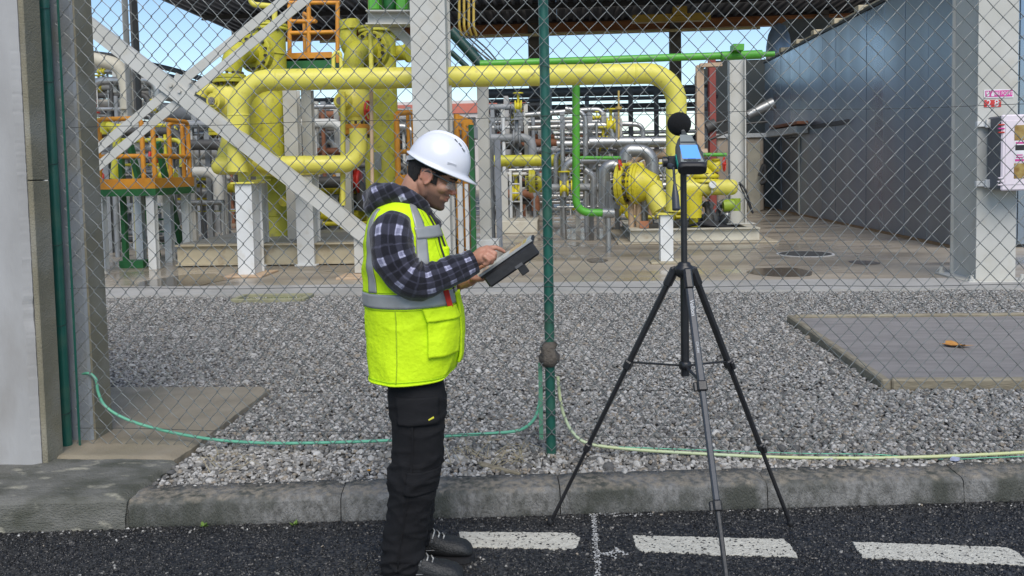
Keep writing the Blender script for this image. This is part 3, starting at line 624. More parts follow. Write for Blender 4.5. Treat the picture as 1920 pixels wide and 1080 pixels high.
# --- cross bracing at the left
br = thing('cross_bracing', 'big cream steel cross brace with doubled bars in front of the yellow vessels', 'bracing', G(672, 518, gz))
YB = 12.15
def bpx(p, q, wpx, dp, nm, Y=YB, mtl=STL):
    A, B = P(p[0], p[1], Y), P(q[0], q[1], Y); f = MB(); f.bar(A, B, wpx*Y/FPX, dp, up=(0, 1, 0), ch=.004); return f.build(nm, mtl, br)
f = MB()
def angle(mb, A, B, wd, dp, t=.018):      # L section: wide leg facing the camera
    A = Vector(A); B = Vector(B); d = B-A; n_ = V(0, -1, 0); s_ = d.cross(n_).normalized()
    if s_.z < 0: s_ = -s_
    mb.obox((A+B)/2, d/2, s_*wd/2, n_*t/2); mb.obox((A+B)/2+s_*(wd/2-t/2)-n_*(dp/2+t/2+.0005), d/2, s_*t/2, n_*dp/2)
def brace(p, q, wpx, Y): f = MB(); angle(f, P(*p, Y), P(*q, Y), wpx*Y/FPX, .12); return f.build('brace_bar', STL, br)
brace((60, -32), (706, 458), 30, YB)
brace((130, 322), (640, -88), 17, YB+.06); brace((128, 357), (660, -70), 17, YB+.06)
f = MB(); c = P(345, 163, YB+.028); f.obox(c, V(.16, 0, -.1), V(.055, 0, .11), V(0, .008, 0)); f.build('gusset_plate', STL, br)
for dx, dy in ((-24, -3), (-8, 8), (12, -10), (26, 6)):
    f = MB(); p = P(345+dx, 163+dy, YB-.01); f.cyl(p, p+V(0, -.03, 0), .028, n=6, smooth=False); f.build('bolt', STL, br)
f = MB(); f.box(P(665, 512, YB+.05), P(700, 428, YB+.4), .004); f.build('stub_post', STL, br)
f = MB(); p = G(672, 520, gz); plate(f, p, .52, .5, .03); f.build('base_plate', TAN, br)
# left column of that bay, mostly hidden by the posts
col_h('steel_column', P(82, 300, 12.2).x, P(140, 300, 12.2).x, 12.2, .5, 9.0, 'cream steel column behind the left fence post')

# --- main yellow pipeline
pl = thing('yellow_pipeline', 'large pale yellow gas pipe looping across the picture with two bends', 'pipe', G(460, 520, gz))
f = MB(); path = [P(447, 322, 12.35), P(447, 151, 12.35), P(1268, 137, 13.3), P(1268, 396, 13.3)]
f.tube(path, .158, 28, .46, True, 12); f.build('pipe', YEL, pl)
f = MB()
for q in ((447, 232, 12.35),): pass
def seam(p, axis, r): s = MB(); s.lathe(Vector(p)-Vector(axis).normalized()*.012, axis, [(0, r), (.004, r+.006), (.02, r+.006), (.024, r)], 28); return s
seam(P(447, 216, 12.35), (0, 0, 1), .158).build('weld_seam', YEL, pl); seam(P(520, 150, 12.43), (1, .12, 0), .158).build('weld_seam', YEL, pl); seam(P(1190, 139, 13.2), (1, .12, 0), .158).build('weld_seam', YEL, pl); seam(P(1268, 215, 13.3), (0, 0, 1), .158).build('weld_seam', YEL, pl)
# bypass nipple on top of the pipe
f = MB(); f.tube([P(625, 128, 12.55), P(625, 100, 12.55), P(638, 96, 12.6), P(640, 128, 12.6)], .028, 12, .06); f.build('vent_loop', YEL, pl)

hd = thing('yellow_header', 'horizontal yellow header pipe with round end under the pipeline loop', 'pipe', G(440, 520, gz))
f = MB(); Yh = 12.75
A, B = P(410, 311, Yh), P(690, 307, Yh+.45)
d = (B-A).normalized(); rr = .138
f.lathe(A-d*.11, d, [(0, .002), (.012, .06), (.04, .105), (.08, .13), (.12, rr), ((B-A).length*.5, rr)], 28, True, False)
f.tube([A.lerp(B, .45), A.lerp(B, .94), A.lerp(B, .94)+V(0, 0, .55)], rr, 28, .34, True, 10)
f.build('pipe', YEL, hd)
seam(A.lerp(B, .57), d, rr).build('weld_seam', YEL, hd)
f = MB(); f.cyl(P(458, 292, 12.7), P(458, 344, 12.6), .115, .085, 20); f.build('pipe_shoe', YEL, hd)
f = MB(); f.tube([P(447, 250, 12.55), P(447, 285, 12.6), P(520, 316, 13.6)], .155, 24, .3); f.build('branch', YEL, hd)
f = MB(); f.tube([P(428, 258, 13.2), P(424, 285, 13.0), P(432, 305, 12.9)], lambda t: .10+.08*t, 20, .1); f.build('reducer', YEL, hd)
# white supports
def stand(px0, px1, ytop, ybase, Y, dep, label, plate_m=TAN, name='pipe_support', mt_=WHT, pd=.16):
    a = P(px0, ytop, Y); b = P(px1, ytop, Y); base = G((px0+px1)/2, ybase, gz)
    t = thing(name, label, 'support', ((a.x+b.x)/2, Y+dep/2, gz)); th = .018; z1 = a.z
    f = MB(); f.box((a.x, Y, gz+.03), (b.x, Y+th, z1), .002); f.build('front_flange', mt_, t)
    f = MB(); f.box((a.x, Y+dep-th, gz+.03), (b.x, Y+dep, z1), .002); f.build('back_flange', mt_, t)
    xm = (a.x+b.x)/2; f = MB(); f.box((b.x-.045, Y+th, gz+.03), (b.x-.03, Y+dep-th, z1)); f.build('web', mt_, t)
    f = MB(); f.box((a.x-pd, Y-pd, gz), (b.x+pd, Y+dep+pd, gz+.03), .006); f.build('base_plate', plate_m, t)
    f = MB(); f.box((a.x-.05, Y-.04, z1), (b.x+.05, Y+dep+.04, z1+.025), .003); f.build('top_plate', YEL, t)
    return t
stand(440, 471, 345, 520, 12.25, .42, 'white steel support under the left end of the yellow header')
stand(552, 584, 328, 470, 13.5, .4, 'white steel post standing on the skid left of the brace end', WHT, pd=.04)
stand(1238, 1262, 403, 490, 13.25, .24, 'white steel support under the right drop of the yellow pipeline', mat('stained_concrete', (.4, .35, .24), .8, scale=5))
stand(478, 489, 340, 476, 13.6, .3, 'narrow white post right behind the left yellow header support', WHT, pd=.05)

# skid beam
sk_ = thing('vessel_skid', 'cream steel skid frame lying under the yellow vessels', 'skid', G(500, 505, gz))
A = P(330, 502, 13.62); B = P(700, 508, 13.62)
f = MB(); f.hbeam((A.x, 13.7, gz+.19), (B.x+1.2, 13.7, gz+.19), .18, .34, .02); f.build('front_beam', mat('cream_skid', (.50, .44, .31), .6, col2=(.38, .32, .21), scale=3, bump=.04, col3=(.25, .17, .1), scale3=5, amt3=.6, c3lo=.56), sk_)
f = MB(); f.hbeam((A.x+.1, 13.8, gz+.19), (A.x+.1, 17.6, gz+.19), .18, .34, .02); f.build('side_beam', MATS['cream_skid'], sk_)
f = MB(); f.box((A.x+.02, 13.78, gz+.355), (B.x+1.2, 17.8, gz+.375)); f.build('deck_plate', mat('deck_grey', (.25, .245, .22), .6, col2=(.17, .165, .15), scale=2, bump=.05, rvar=.2), sk_)
f = MB(); f.hbeam((A.x, 17.7, gz+.19), (B.x+1.2, 17.7, gz+.19), .18, .34, .02); f.build('rear_beam', MATS['cream_skid'], sk_)

# --- vessels
def vessel(xc, w_, ytop, ybot, Y, label, wide=None):
    base = P(xc, ybot, Y); t = thing('filter_vessel', label, 'vessel', base); r = w_/2*Y/FPX
    z = lambda y: P(xc, y, Y).z-base.z
    H = z(ytop); fl = z(ytop+16)
    f = MB(); f.lathe(base, (0, 0, 1), [(0, r*1.06), (.06, r*1.06), (.08, r), (fl-.06, r), (fl, r)], 36); f.build('shell', VES, t)
    f = MB(); f.lathe(base, (0, 0, 1), [(fl, r*1.13), (fl+.005, r*1.15), (fl+.05, r*1.15), (fl+.052, r*1.08), (fl+.058, r*1.08), (fl+.06, r*1.15), (fl+.11, r*1.14), (fl+.12, r*.98), (H*.5+fl*.5+.05, r*.9), (H, r*.55), (H+.05, .01)], 36); f.build('closure', VES, t)
    f = MB(); f.lathe(base+V(0, 0, z(ytop+62)), (0, 0, 1), [(0, r), (.005, r+.012), (.03, r+.012), (.035, r)], 36); f.build('weld_seam', VES, t)
    f = MB(); f.lathe(base+V(0, 0, z(405)), (0, 0, 1), [(0, r), (.005, r+.008), (.03, r+.008), (.035, r)], 36); f.build('weld_seam', VES, t)
    return t, base, r, z
v1, b1, r1, z1_ = vessel(517, 64, 42, 446, 15.3, 'tall yellow-green filter vessel left of the green platform')
f = MB(); rw = 38*14.4/FPX; f.lathe(P(505, 330, 14.6), (0, 0, 1), [(0, rw*.9), (.1, rw), (1.15, rw), (1.3, rw*.94), (1.42, rw*.72), (1.5, rw*.3), (1.52, .01)], 32); f.build('inlet_drum', VES, v1)
f = MB(); p = P(536, 377, 14.95); f.cyl(p+V(0, .15, 0), p+V(0, -.1, 0), .05, n=14); f.cyl(p+V(0, -.1, 0), p+V(0, -.13, 0), .09, n=14); f.build('drain_nozzle', YEB, v1)
f = MB()
for i in range(18):
    q = 6.283*i/18; f.cyl((b1.x+math.cos(q)*r1*1.06, b1.y+math.sin(q)*r1*1.06, b1.z+z1_(58)-.03), (b1.x+math.cos(q)*r1*1.06, b1.y+math.sin(q)*r1*1.06, b1.z+z1_(58)+.15), .016, n=6, smooth=False)
f.build('stud_bolts', BOLT, v1)
f = MB(); f.tube([P(515, 40, 15.3), P(515, 12, 15.3), P(470, 8, 15.3), P(470, -30, 15.3)], .05, 12, .1); f.build('vent_pipe', YEL, v1)
v2, b2, r2, z2_ = vessel(723, 64, 46, 520, 15.6, 'tall yellow-green filter vessel directly left of the central column')
f = MB()
for i in range(18):
    q = 6.283*i/18; f.cyl((b2.x+math.cos(q)*r2*1.06, b2.y+math.sin(q)*r2*1.06, b2.z+z2_(62)-.03), (b2.x+math.cos(q)*r2*1.06, b2.y+math.sin(q)*r2*1.06, b2.z+z2_(62)+.15), .016, n=6, smooth=False)
f.build('stud_bolts', BOLT, v2)
f = MB(); c = P(764, 98, 15.7); f.cyl(c+V(-.3, .1, 0), c, .14, n=20); f.cyl(c, c+V(.05, -.02, 0), .19, n=20); f.build('side_nozzle', VES, v2)
f = MB(); f.box(P(703, 318, 15.2), P(714, 285, 15.17)); f.build('rating_plate', INS, v2)
f = MB()
for t in range(2): f.lathe(P(640+0, 316, 15.1), (0, 0, 1), [(0, .2), (.02, .26)], 8)
# inlet elbows with bolted flanges and valves
def valve_stack(label, xs, Y, elbow, flg, body_y, yflange, ybot, mirror=1):
    t = thing('inlet_valve', label, 'valve', P(xs, ybot, Y)); k = Y/FPX
    f = MB(); f.tube([P(*elbow[0], Y), P(*elbow[1], Y), P(*elbow[2], Y+1.0)], .17, 24, .32, True, 10); f.build('elbow', VES, t)
    f = MB(); bl = MB(); flange(f, bl, P(*flg, Y+.62), (.30, .95, .03), .33, .13, 14); fo = f.build('flange', VES, t); bl.build('bolts', BOLT, fo)
    f = MB(); bl = MB(); flange(f, bl, P(xs, yflange, Y), (0, 0, 1), .265, .13, 14); fo = f.build('flange', VES, t); bl.build('bolts', BOLT, fo)
    f = MB(); c = P(xs, body_y, Y); f.lathe(c-V(0, 0, .33), (0, 0, 1), [(0, .15), (.05, .17), (.12, .25), (.33, .29), (.52, .25), (.60, .17), (.66, .15)], 26); f.build('body', YEL, t)
    f = MB(); f.cyl(c+V(-.08, -.2, 0), c+V(-.12, -.36, 0), .15, .13, 20); f.cyl(c+V(-.12, -.36, 0), c+V(-.125, -.40, 0), .085, n=20); f.build('cap', YEL, t)
    f = MB(); f.cyl(c+V(-.125, -.401, 0), c+V(-.128, -.415, 0), .06, n=16); f.build('cap_plug', mat('worn_brass', (.3, .27, .22), .5, metal=.4, scale=30), t)
    return t, c
t1, c1 = valve_stack('bolted yellow inlet valve and elbow left of the first vessel', 430, 13.7, ((432, 136), (440, 98), (490, 100)), (480, 100), 192, 148, 262)
f = MB(); f.tube([c1+V(-.1, -.05, .22), c1+V(-.36, -.08, .22), c1+V(-.42, -.1, .1)], .09, 14, .1); f.build('bypass_elbow', YEL, t1)
f = MB(); bl = MB(); flange(f, bl, P(415, 247, 13.6), (0, 0, 1), .2, .12, 12); fo = f.build('flange', YEB, t1); bl.build('bolts', BOLT, fo)
t2, c2 = valve_stack('bolted yellow inlet valve and elbow in front of the second vessel', 664, 13.75, ((662, 140), (664, 96), (712, 94)), (697, 95), 192, 158, 262)
f = MB(); bl = MB(); flange(f, bl, P(667, 243, 13.7), (0, 0, 1), .25, .16, 12); fo = f.build('flange', ORA, t2); bl.build('bolts', BOLT, fo)
f = MB(); f.cyl(P(667, 258, 13.7), P(667, 170, 13.7), .15, n=20); f.build('spool', YEL, t2)
f = MB(); f.tube([P(655, 40, 14), P(652, 75, 14), P(668, 100, 14.1)], lambda t: .13+.05*t, 16, .1); f.cyl(P(657, 55, 14), P(655, 38, 14), .17, n=18); f.build('top_nozzle', VES, t2)
f = MB(); bl_ = P(600, 98, 14)
def handwheel(t, c, ax, r, mt_=RED):
    a, b, d = frame(Vector(ax)); f = MB(); ring = [Vector(c)+(a*math.cos(6.283*i/20)+b*math.sin(6.283*i/20))*r for i in range(21)]; f.tube(ring, r*.13, 8, cap=False)
    for i in range(3): q = 6.283*i/3; f.cyl(Vector(c), Vector(c)+(a*math.cos(q)+b*math.sin(q))*r, r*.08, n=6)
    f.cyl(Vector(c)-d*r*.3, Vector(c)+d*r*.3, r*.2, n=10); f.build('handwheel', mt_, t)
handwheel(t2, P(690, 208, 13.5), (1, -.12, 0), .15)
# thin yellow and tan risers
for i, (x, y0, y1, Y, rpx, mt_, lb_) in enumerate(((643, 172, 385, 13.3, 5, YEL, 'slim pale yellow riser pipe under the pipeline near the second vessel'), (696, -25, 130, 12.9, 4.5, YEL, 'slim yellow riser pipe rising beside the green actuator'), (698, 168, 345, 13.0, 3.6, TAN, 'slim tan conduit hanging down in front of the second vessel'))):
    f = MB(); f.cyl(P(x, y1, Y), P(x-(2 if i else 0), y0, Y), rpx*Y/FPX, n=12)
    solo('riser_pipe', f, mt_, lb_, 'pipe')
# grey posts behind
for x, w_, y0, y1, Y, lb_ in ((548, 15, 168, 470, 14.4, 'pale steel post right of the first vessel'), (576, 13, 168, 330, 16.4, 'thin grey steel post between the two vessels')):
    A, B = P(x-w_/2, y1, Y), P(x+w_/2, y0, Y); f = MB(); f.hbeam(((A.x+B.x)/2, Y+.1, gz+.24 if Y < 17 else gz), ((A.x+B.x)/2, Y+.1, B.z), B.x-A.x, .2, .015, up=(0, 1, 0)); solo('steel_post', f, STL, lb_, 'post')

# green actuator and its beam between vessel and column
t = thing('valve_actuator', 'bright green valve actuator on a cream beam beside the central column', 'actuator', P(735, 22, 12.6))
for x0, x1 in ((690, 719), (742, 771)):
    f = MB(); f.box(P(x0, 20, 12.6), P(x1, -40, 13.0), .03); f.build('actuator_case', BGR, t)
f = MB(); f.lathe(P(731, 22, 12.85), (0, 0, 1), [(0, .03), (.03, .08), (.09, .10), (.35, .10)], 16); f.build('coupling', DGR, t)
f = MB(); A, B = P(690, 35, 12.7), P(776, 35, 12.7); f.hbeam(A, B, .3, 26*12.7/FPX, .02); f.build('support_beam', STL, t)
f = MB(); f.bar(P(736, 48, 12.9), P(790, 100, 12.9), .15, .1, up=(0, 1, 0)); f.build('knee_brace', STL, t)

# --- left platform with orange rails
pf = thing('access_platform', 'low access platform with orange handrails, green deck and white legs', 'platform', (P(235, 500, 13.4).x, 14, gz))
Y0_, Y1_ = 13.3, 14.75; xa, xb = P(173, 350, Y0_).x, P(291, 350, Y0_).x
zd = P(235, 368, Y0_).z; zt = P(235, 222, Y0_).z; zm = P(235, 293, Y0_).z
f = MB(); f.box((xa, Y0_, zd), (xb, Y1_, zd+.115), .004); f.build('deck', DGR, pf)
tb0, tb1 = zd+.116, zd+.28
f = MB(); f.box((xa+.06, Y0_+.005, tb0), (xb-.02, Y0_+.02, tb1)); f.build('toe_board', ORA, pf)
f = MB(); f.box((xb-.019, Y0_+.005, tb0), (xb-.004, Y1_, tb1)); f.build('toe_board', ORA, pf)
f = MB(); f.box((xa+.06, Y1_-.02, tb0), (xb-.02, Y1_-.005, tb1)); f.build('toe_board', ORA, pf)
rr_ = .038
def rail(pts, fr=.1): f = MB(); f.tube(pts, rr_, 12, fr); f.build('rail', ORA, pf)
xL = xa+.10; xR = xb-.05; yF = Y0_+.06; yB = Y1_-.06
rail([(xL, yF, tb0), (xL, yF, zt), (xR-.16, yF, zt), (xR-.16, yF, tb0)]); rail([(xL, yF, zm), (xR-.16, yF, zm)], 0)
rail([(xR, yF+.05, tb0), (xR, yF+.05, zt), (xR, yB, zt), (xR, yB, tb0)]); rail([(xR, yF+.05, zm), (xR, yB, zm)], 0)
rail([(xL+.55, yB, tb0), (xL+.55, yB, zt), (xR-.1, yB, zt), (xR-.1, yB, tb0)]); rail([(xL+.55, yB, zm), (xR-.1, yB, zm)], 0)
f = MB(); f.bar((xL-.08, yF-.01, zt-.27), (xL+.06, yF-.01, zt-.27), .05, .12); f.build('gate_hinge', ORA, pf)
for x, y in ((xa+.07, Y0_+.1), (xb-.12, Y0_+.1), (xa+.07, Y1_-.1), (xb-.12, Y1_-.1), (xa+.62, Y1_-.15)):
    f = MB(); f.hbeam((x, y, gz), (x, y, zd), .13, .13, .012, up=(0, 1, 0)); f.build('leg', WHT, pf)
f = MB()
for x in (xa+.02, xa+.52):
    f.bar((x, Y1_+.6, gz), (x-.02, Y1_-.2, zd+.9), .07, .12)
for k in range(6): f.bar((xa+.02, lerp(Y1_+.6, Y1_-.2, k/8), lerp(gz+.25, zd+.9, k/8)), (xa+.52, lerp(Y1_+.6, Y1_-.2, k/8), lerp(gz+.25, zd+.9, k/8)), .12, .03)
f.build('stair', DGR, pf)
f = MB(); xg = P(222, 400, 13.5).x; f.box((xg-.035, 13.62, gz), (xg+.035, 13.72, zd+.75), .003); f.box((xg-.06, 13.55, gz), (xg+.35, 13.8, gz+.12), .004); f.build('green_stanchion', DGR, pf)
# yellow valve seen through the platform rails
t = thing('small_yellow_valve', 'small yellow valve and pipe seen through the left platform rails', 'valve', P(205, 340, 15.4))
f = MB(); f.tube([P(190, 235, 15.4), P(215, 238, 15.4), P(222, 275, 15.4), P(215, 335, 15.4)], .085, 16, .25); f.cyl(P(188, 252, 15.4), P(186, 222, 15.4), .18, n=18); f.build('pipe', VES, t)
f = MB(); f.cyl(P(300, 328, 15.6), P(330, 326, 15.6), .10, n=16); f.cyl(P(296, 328, 15.6), P(301, 328, 15.6), .15, n=16); f.build('stub', YEB, t)
f = MB(); f.cyl(P(215, 335, 15.4), V(P(215, 335, 15.4).x, 15.4, gz), .05, n=14); f.build('drop_leg', GRY, t)

# --- upper platform
up_ = thing('upper_platform', 'raised platform with orange rails and green edge between the two vessels', 'platform', P(588, 133, 16))
YU = 16.0
f = MB(); f.box(P(528, 134, YU), P(652, 118, YU+.9)+V(0, .9, 0), .004); f.build('deck', DGR, up_)
f = MB(); A, B = P(534, 115, YU), P(622, 97, YU); f.box((A.x, YU, A.z), (B.x, YU+.015, B.z)); f.build('toe_board', ORA, up_)
for x, yt in ((543, 15), (579, 2), (633, 8)):
    f = MB(); f.cyl(P(x, 118, YU+.05), P(x, yt-6, YU+.05), .042, n=12); f.build('rail_post', ORA, up_)
for pts in (((541, 5), (637, 5)), ((541, 40), (592, 40)), ((541, 62), (633, 60))):
    f = MB(); f.cyl(P(*pts[0], YU+.05), P(*pts[1], YU+.05), .04, n=12); f.build('rail', ORA, up_)
f = MB(); f.cyl(P(572, 118, YU+.8), P(570, 25, YU+.8), .035, n=10); f.cyl(P(570, 25, YU+.8), P(592, 40, YU+.2), .035, n=10); f.build('gate_arm', ORA, up_)
for x in (536, 646):
    f = MB(); A = P(x, 134, YU+.3); f.hbeam((A.x, YU+.3, gz), (A.x, YU+.3, A.z), .15, .15, .012, up=(0, 1, 0)); f.build('leg', STL, up_)
# orange gate rails behind the helmet
og = thing('orange_guard_rail', 'orange guard rail posts between the second vessel and the helmet', 'railing', G(760, 470, gz))
for x, w_ in ((747, 11), (768, 7), (777, 6)):
    A = P(x, 345, 14.6+(x-747)*.03); f = MB(); f.cyl((A.x, A.y, gz), (A.x, A.y, P(x, 212, A.y).z), w_/2*14.6/FPX, n=12); f.build('rail_post', ORA, og)
f = MB(); f.cyl(P(745, 213, 14.6), P(786, 209, 15.5), .045, n=12); f.build('rail', ORA, og)
f = MB(); f.cyl(P(745, 285, 14.6), P(786, 283, 15.5), .04, n=12); f.build('rail', ORA, og)
f = MB(); f.box(P(742, 348, 14.55), P(786, 327, 14.53)); f.build('toe_board', ORA, og)
og = thing('orange_guard_rail', 'orange gate frame just right of the central column above the helmet', 'railing', G(868, 470, gz))
for x in (858, 872, 884):
    A = P(x, 300, 14.2); f = MB(); f.cyl((A.x, A.y, gz), (A.x, A.y, P(x, 222+(8 if x > 870 else -8), A.y).z), .05, n=12); f.build('rail_post', ORA, og)
f = MB(); f.bar(P(854, 220, 14.2), P(884, 232, 14.2), .08, .12); f.bar(P(858, 240, 14.2), P(880, 244, 14.2), .08, .05); f.build('gate_frame', ORA, og)
# --- to the right of the central column
def hpost(name, x0, x1, y0, y1, Y, dep, mtl, label, cat='post', ground=True):
    a = P(x0, y0, Y); b = P(x1, y1, Y); f = MB(); xm = (a.x+b.x)/2
    f.hbeam((xm, Y+dep/2, gz if ground else b.z), (xm, Y+dep/2, a.z), b.x-a.x, dep, .016, up=(0, 1, 0)); return solo(name, f, mtl, label, cat)
hpost('green_stanchion', 878, 892, 234, 470, 13.9, .15, DGR, 'dark green upright right of the helmet')
hpost('white_post', 857, 868, 345, 470, 13.2, .12, WHT, 'thin white post left of the green upright behind the hands')
hpost('white_post', 871, 879, 345, 465, 13.4, .12, WHT, 'second thin white post touching the green upright')
t = thing('pipe_post', 'tall pale steel post carrying the green pipe right of the helmet', 'post', G(905, 455, gz))
a = P(893, 118, 15.5); b = P(913, 118, 15.5)
f = MB(); f.hbeam(((a.x+b.x)/2, 15.6, gz), ((a.x+b.x)/2, 15.6, a.z), b.x-a.x, .22, .018, up=(0, 1, 0)); f.build('shaft', STL, t)
f = MB(); f.box((a.x-.1, 15.4, gz), (b.x+.15, 15.8, gz+.22), .01); f.build('footing', WHT, t)
hpost('grey_cabinet_post', 917, 927, 262, 452, 16.2, .3, GRY, 'dark grey steel upright left of the far yellow pipe')
hpost('grey_cabinet_post', 927, 940, 262, 448, 16.0, .3, mat('blue_grey_paint', (.27, .29, .33), .5, scale=4), 'blue-grey steel upright crossing the far yellow pipe')

# bright green pipework
gp = thing('green_pipe', 'bright green pipe running along above the yellow pipeline to the white post', 'pipe', P(1150, 108, 14.3))
f = MB(); f.cyl(P(900, 120, 14.3), P(1428, 102, 14.6), .062, n=18); f.build('pipe', BGR, gp)
f = MB(); f.cyl(P(1352, 105, 14.5), P(1428, 102, 14.6), .075, n=18); f.cyl(P(1428, 102, 14.6), P(1452, 101, 14.6), .045, n=12); f.build('sleeve', BGR, gp)
f = MB(); f.bar(P(1372, 90, 14.4), P(1392, 90, 14.4), .3, .1); f.build('clamp', BGR, gp)
gp = thing('green_pipe', 'bright green drop pipe with a bend at the foot beside the middle post', 'pipe', G(1110, 415, gz))
f = MB(); f.tube([P(1080, 108, 14.9), P(1080, 398, 14.9), P(1130, 399, 14.95)], .068, 18, .24); f.build('pipe', BGR, gp)
f = MB(); f.cyl(P(1081, 296, 15), P(1163, 296, 15.2), .032, n=12); f.build('branch', BGR, gp)
f = MB(); f.cyl(P(1128, 399, 14.95), P(1150, 400, 15), .085, n=16); f.cyl(P(1140, 405, 15), V(P(1140, 405, 15).x, 15, gz), .05, n=10); f.build('foot_coupling', INS, gp)
f = MB(); f.cyl(P(1316, 290, 15.6), P(1362, 290, 15.6), .034, n=12); solo('green_pipe', f, BGR, 'short thin green pipe stub left of the white skid post', 'pipe')
t = thing('dark_green_pipe', 'sloping dark green pipe with cables right of the central column', 'pipe', P(875, 95, 15))
f = MB(); f.cyl(P(846, 58, 15), P(905, 124, 15), .095, n=16); f.build('pipe', mat('dark_green_pipe', (.02, .07, .055), .4, scale=5), t)
f = MB(); f.cyl(P(846, 98, 14.8), P(876, 126, 14.8), .05, n=10); f.build('lower_pipe', MATS['dark_green_pipe'], t)
for k in range(3):
    f = MB(); f.tube([P(858+k*9, 60, 15.1), P(890+k*12, 92, 15.1), P(925+k*5, 118, 15.1)], .016, 6, .2); f.build('cable', DKS, t)
for i, x in enumerate((861, 870, 879, 888)):
    f = MB(); f.tube([P(x, -30, 14), P(x, 52, 14), P(x+5, 66, 14.1)], .022, 10, .06)
    solo('conduit', f, mat('conduit_yellow', (.6, .42, .08), .5, scale=6), ('first', 'second', 'third', 'fourth')[i]+' from the left of four yellow conduits at the top edge', 'conduit', 'four yellow conduits')

# metering skid on the right
ms = thing('metering_skid', 'cream base frame carrying the yellow valve set at the right', 'skid', G(1280, 450, gz))
CSK = mat('pale_skid', (.56, .53, .44), .6, col2=(.45, .41, .32), scale=3, bump=.04, col3=(.3, .2, .1), scale3=5, amt3=.5, c3lo=.57)
a = G(1176, 450, gz); b = G(1408, 447, gz)
f = MB(); f.hbeam((a.x, 16.6, gz+.16), (b.x, 16.6, gz+.16), .2, .24, .02); f.build('front_beam', CSK, ms)
f = MB(); f.hbeam((a.x+.1, 16.72, gz+.16), (a.x+.1, 20.4, gz+.16), .2, .24, .02); f.build('side_beam', CSK, ms)
f = MB(); f.hbeam((b.x-.1, 16.72, gz+.16), (b.x-.1, 20.4, gz+.16), .2, .24, .02); f.build('side_beam', CSK, ms)
f = MB(); f.box((a.x-.25, 16.3, gz), (b.x+.3, 20.8, gz+.035), .01); f.build('plinth', mat('plinth_concrete', (.42, .36, .26), .8, scale=3, bump=.1), ms)
f = MB(); f.box((a.x+.25, 16.9, gz+.2), (b.x-.2, 20.3, gz+.22)); f.build('drip_tray', DKS, ms)
xp0, xp1 = P(1368, 300, 17.6).x, P(1398, 300, 17.6).x
t = thing('skid_post', 'tall pale H-section post standing at the right end of the metering skid', 'post', ((xp0+xp1)/2, 17.7, gz))
f = MB(); f.hbeam(((xp0+xp1)/2, 17.65, gz+.3), ((xp0+xp1)/2, 17.65, P(1385, 112, 17.6).z), .24, xp1-xp0, .025, up=(1, 0, 0)); f.build('shaft', STL, t)
f = MB(); f.box((xp0-.1, 17.4, gz+.285), (xp1+.15, 17.9, gz+.305)); f.build('foot_plate', STL, t)
# big ball valve
bv = thing('ball_valve', 'large bolted yellow ball valve on the metering skid behind the tripod', 'valve', G(1205, 440, gz))
YV = 17.0; c = P(1195, 345, YV); ax = V(1, -.35, 0).normalized()
f = MB(); f.lathe(c-ax*.33, ax, [(0, .30), (.08, .30), (.1, .24), (.2, .34), (.33, .37), (.46, .34), (.58, .26), (.75, .17)], 30); f.build('body', YEB, bv)
f = MB(); bl = MB(); flange(f, bl, c-ax*.3, ax, .42, .16, 16); fo = f.build('flange', YEB, bv); bl.build('bolts', BOLT, fo)
f = MB(); bl = MB(); flange(f, bl, c-ax*.02, ax, .40, .12, 18); fo = f.build('flange', YEB, bv); bl.build('bolts', BOLT, fo)
f = MB(); f.tube([c+ax*.3, P(1228, 370, YV-.2), P(1240, 395, YV-.3)], .19, 22, .25); f.build('elbow', YEL, bv)
f = MB(); f.box(P(1178, 322, YV), P(1208, 306, YV)+V(0, .35, 0), .03); f.box(P(1184, 340, YV+.1), P(1202, 320, YV+.1)+V(0, .2, 0), .01); f.build('gearbox', YEB, bv)
handwheel(bv, P(1163, 310, YV-.1), (1, -.2, .1), .14)
f = MB()
for x in (1183, 1197): f.cyl(P(x, 375, YV+.1), V(P(x, 375, YV+.1).x, YV+.1, gz+.25), .06, n=10)
f.build('pedestal', TAN, bv)
f = MB(); f.box(P(1200, 428, YV-.15), P(1216, 414, YV-.1)); f.build('drain_cock', mat('rusty_orange', (.5, .2, .1), .7), bv)
# second valve line
mv = thing('metering_pipe', 'yellow metering pipe with round end and bonnet on the right skid', 'pipe', G(1330, 440, gz))
A, B = P(1262, 352, YV+.2), P(1384, 351, YV+.1); d = (B-A)
rr = .155; L_ = d.length
f = MB(); f.lathe(A, d, [(0, rr), (L_-.12, rr), (L_-.07, rr*.93), (L_-.02, rr*.62), (L_, .01)], 26); f.build('pipe', YEL, mv)
f = MB(); c = P(1322, 332, YV+.25); f.lathe(c-V(0, 0, .1), (0, 0, 1), [(0, .28), (.06, .28), (.065, .25), (.08, .25), (.085, .28), (.14, .28), (.2, .2), (.26, .13), (.34, .11)], 22); f.build('bonnet', YEB, mv)
f = MB()
for i in range(12): q = 6.283*i/12; f.cyl(c+V(.23*math.cos(q), .23*math.sin(q), -.12), c+V(.23*math.cos(q), .23*math.sin(q), .08), .03, n=6, smooth=False)
f.build('bolts', BOLT, mv)
f = MB(); f.lathe(P(1338, 310, YV+.2), (1, -.3, 0), [(-.12, .03), (-.11, .11), (.11, .11), (.14, .05)], 16); f.build('positioner', YEB, mv)
handwheel(mv, P(1358, 308, YV+.1), (1, -.35, 0), .13)
f = MB(); f.cyl(P(1298, 360, YV), V(P(1298, 400, YV).x, YV, P(1298, 408, YV).z), .20, .18, n=20); f.build('drop_spool', YEB, mv)
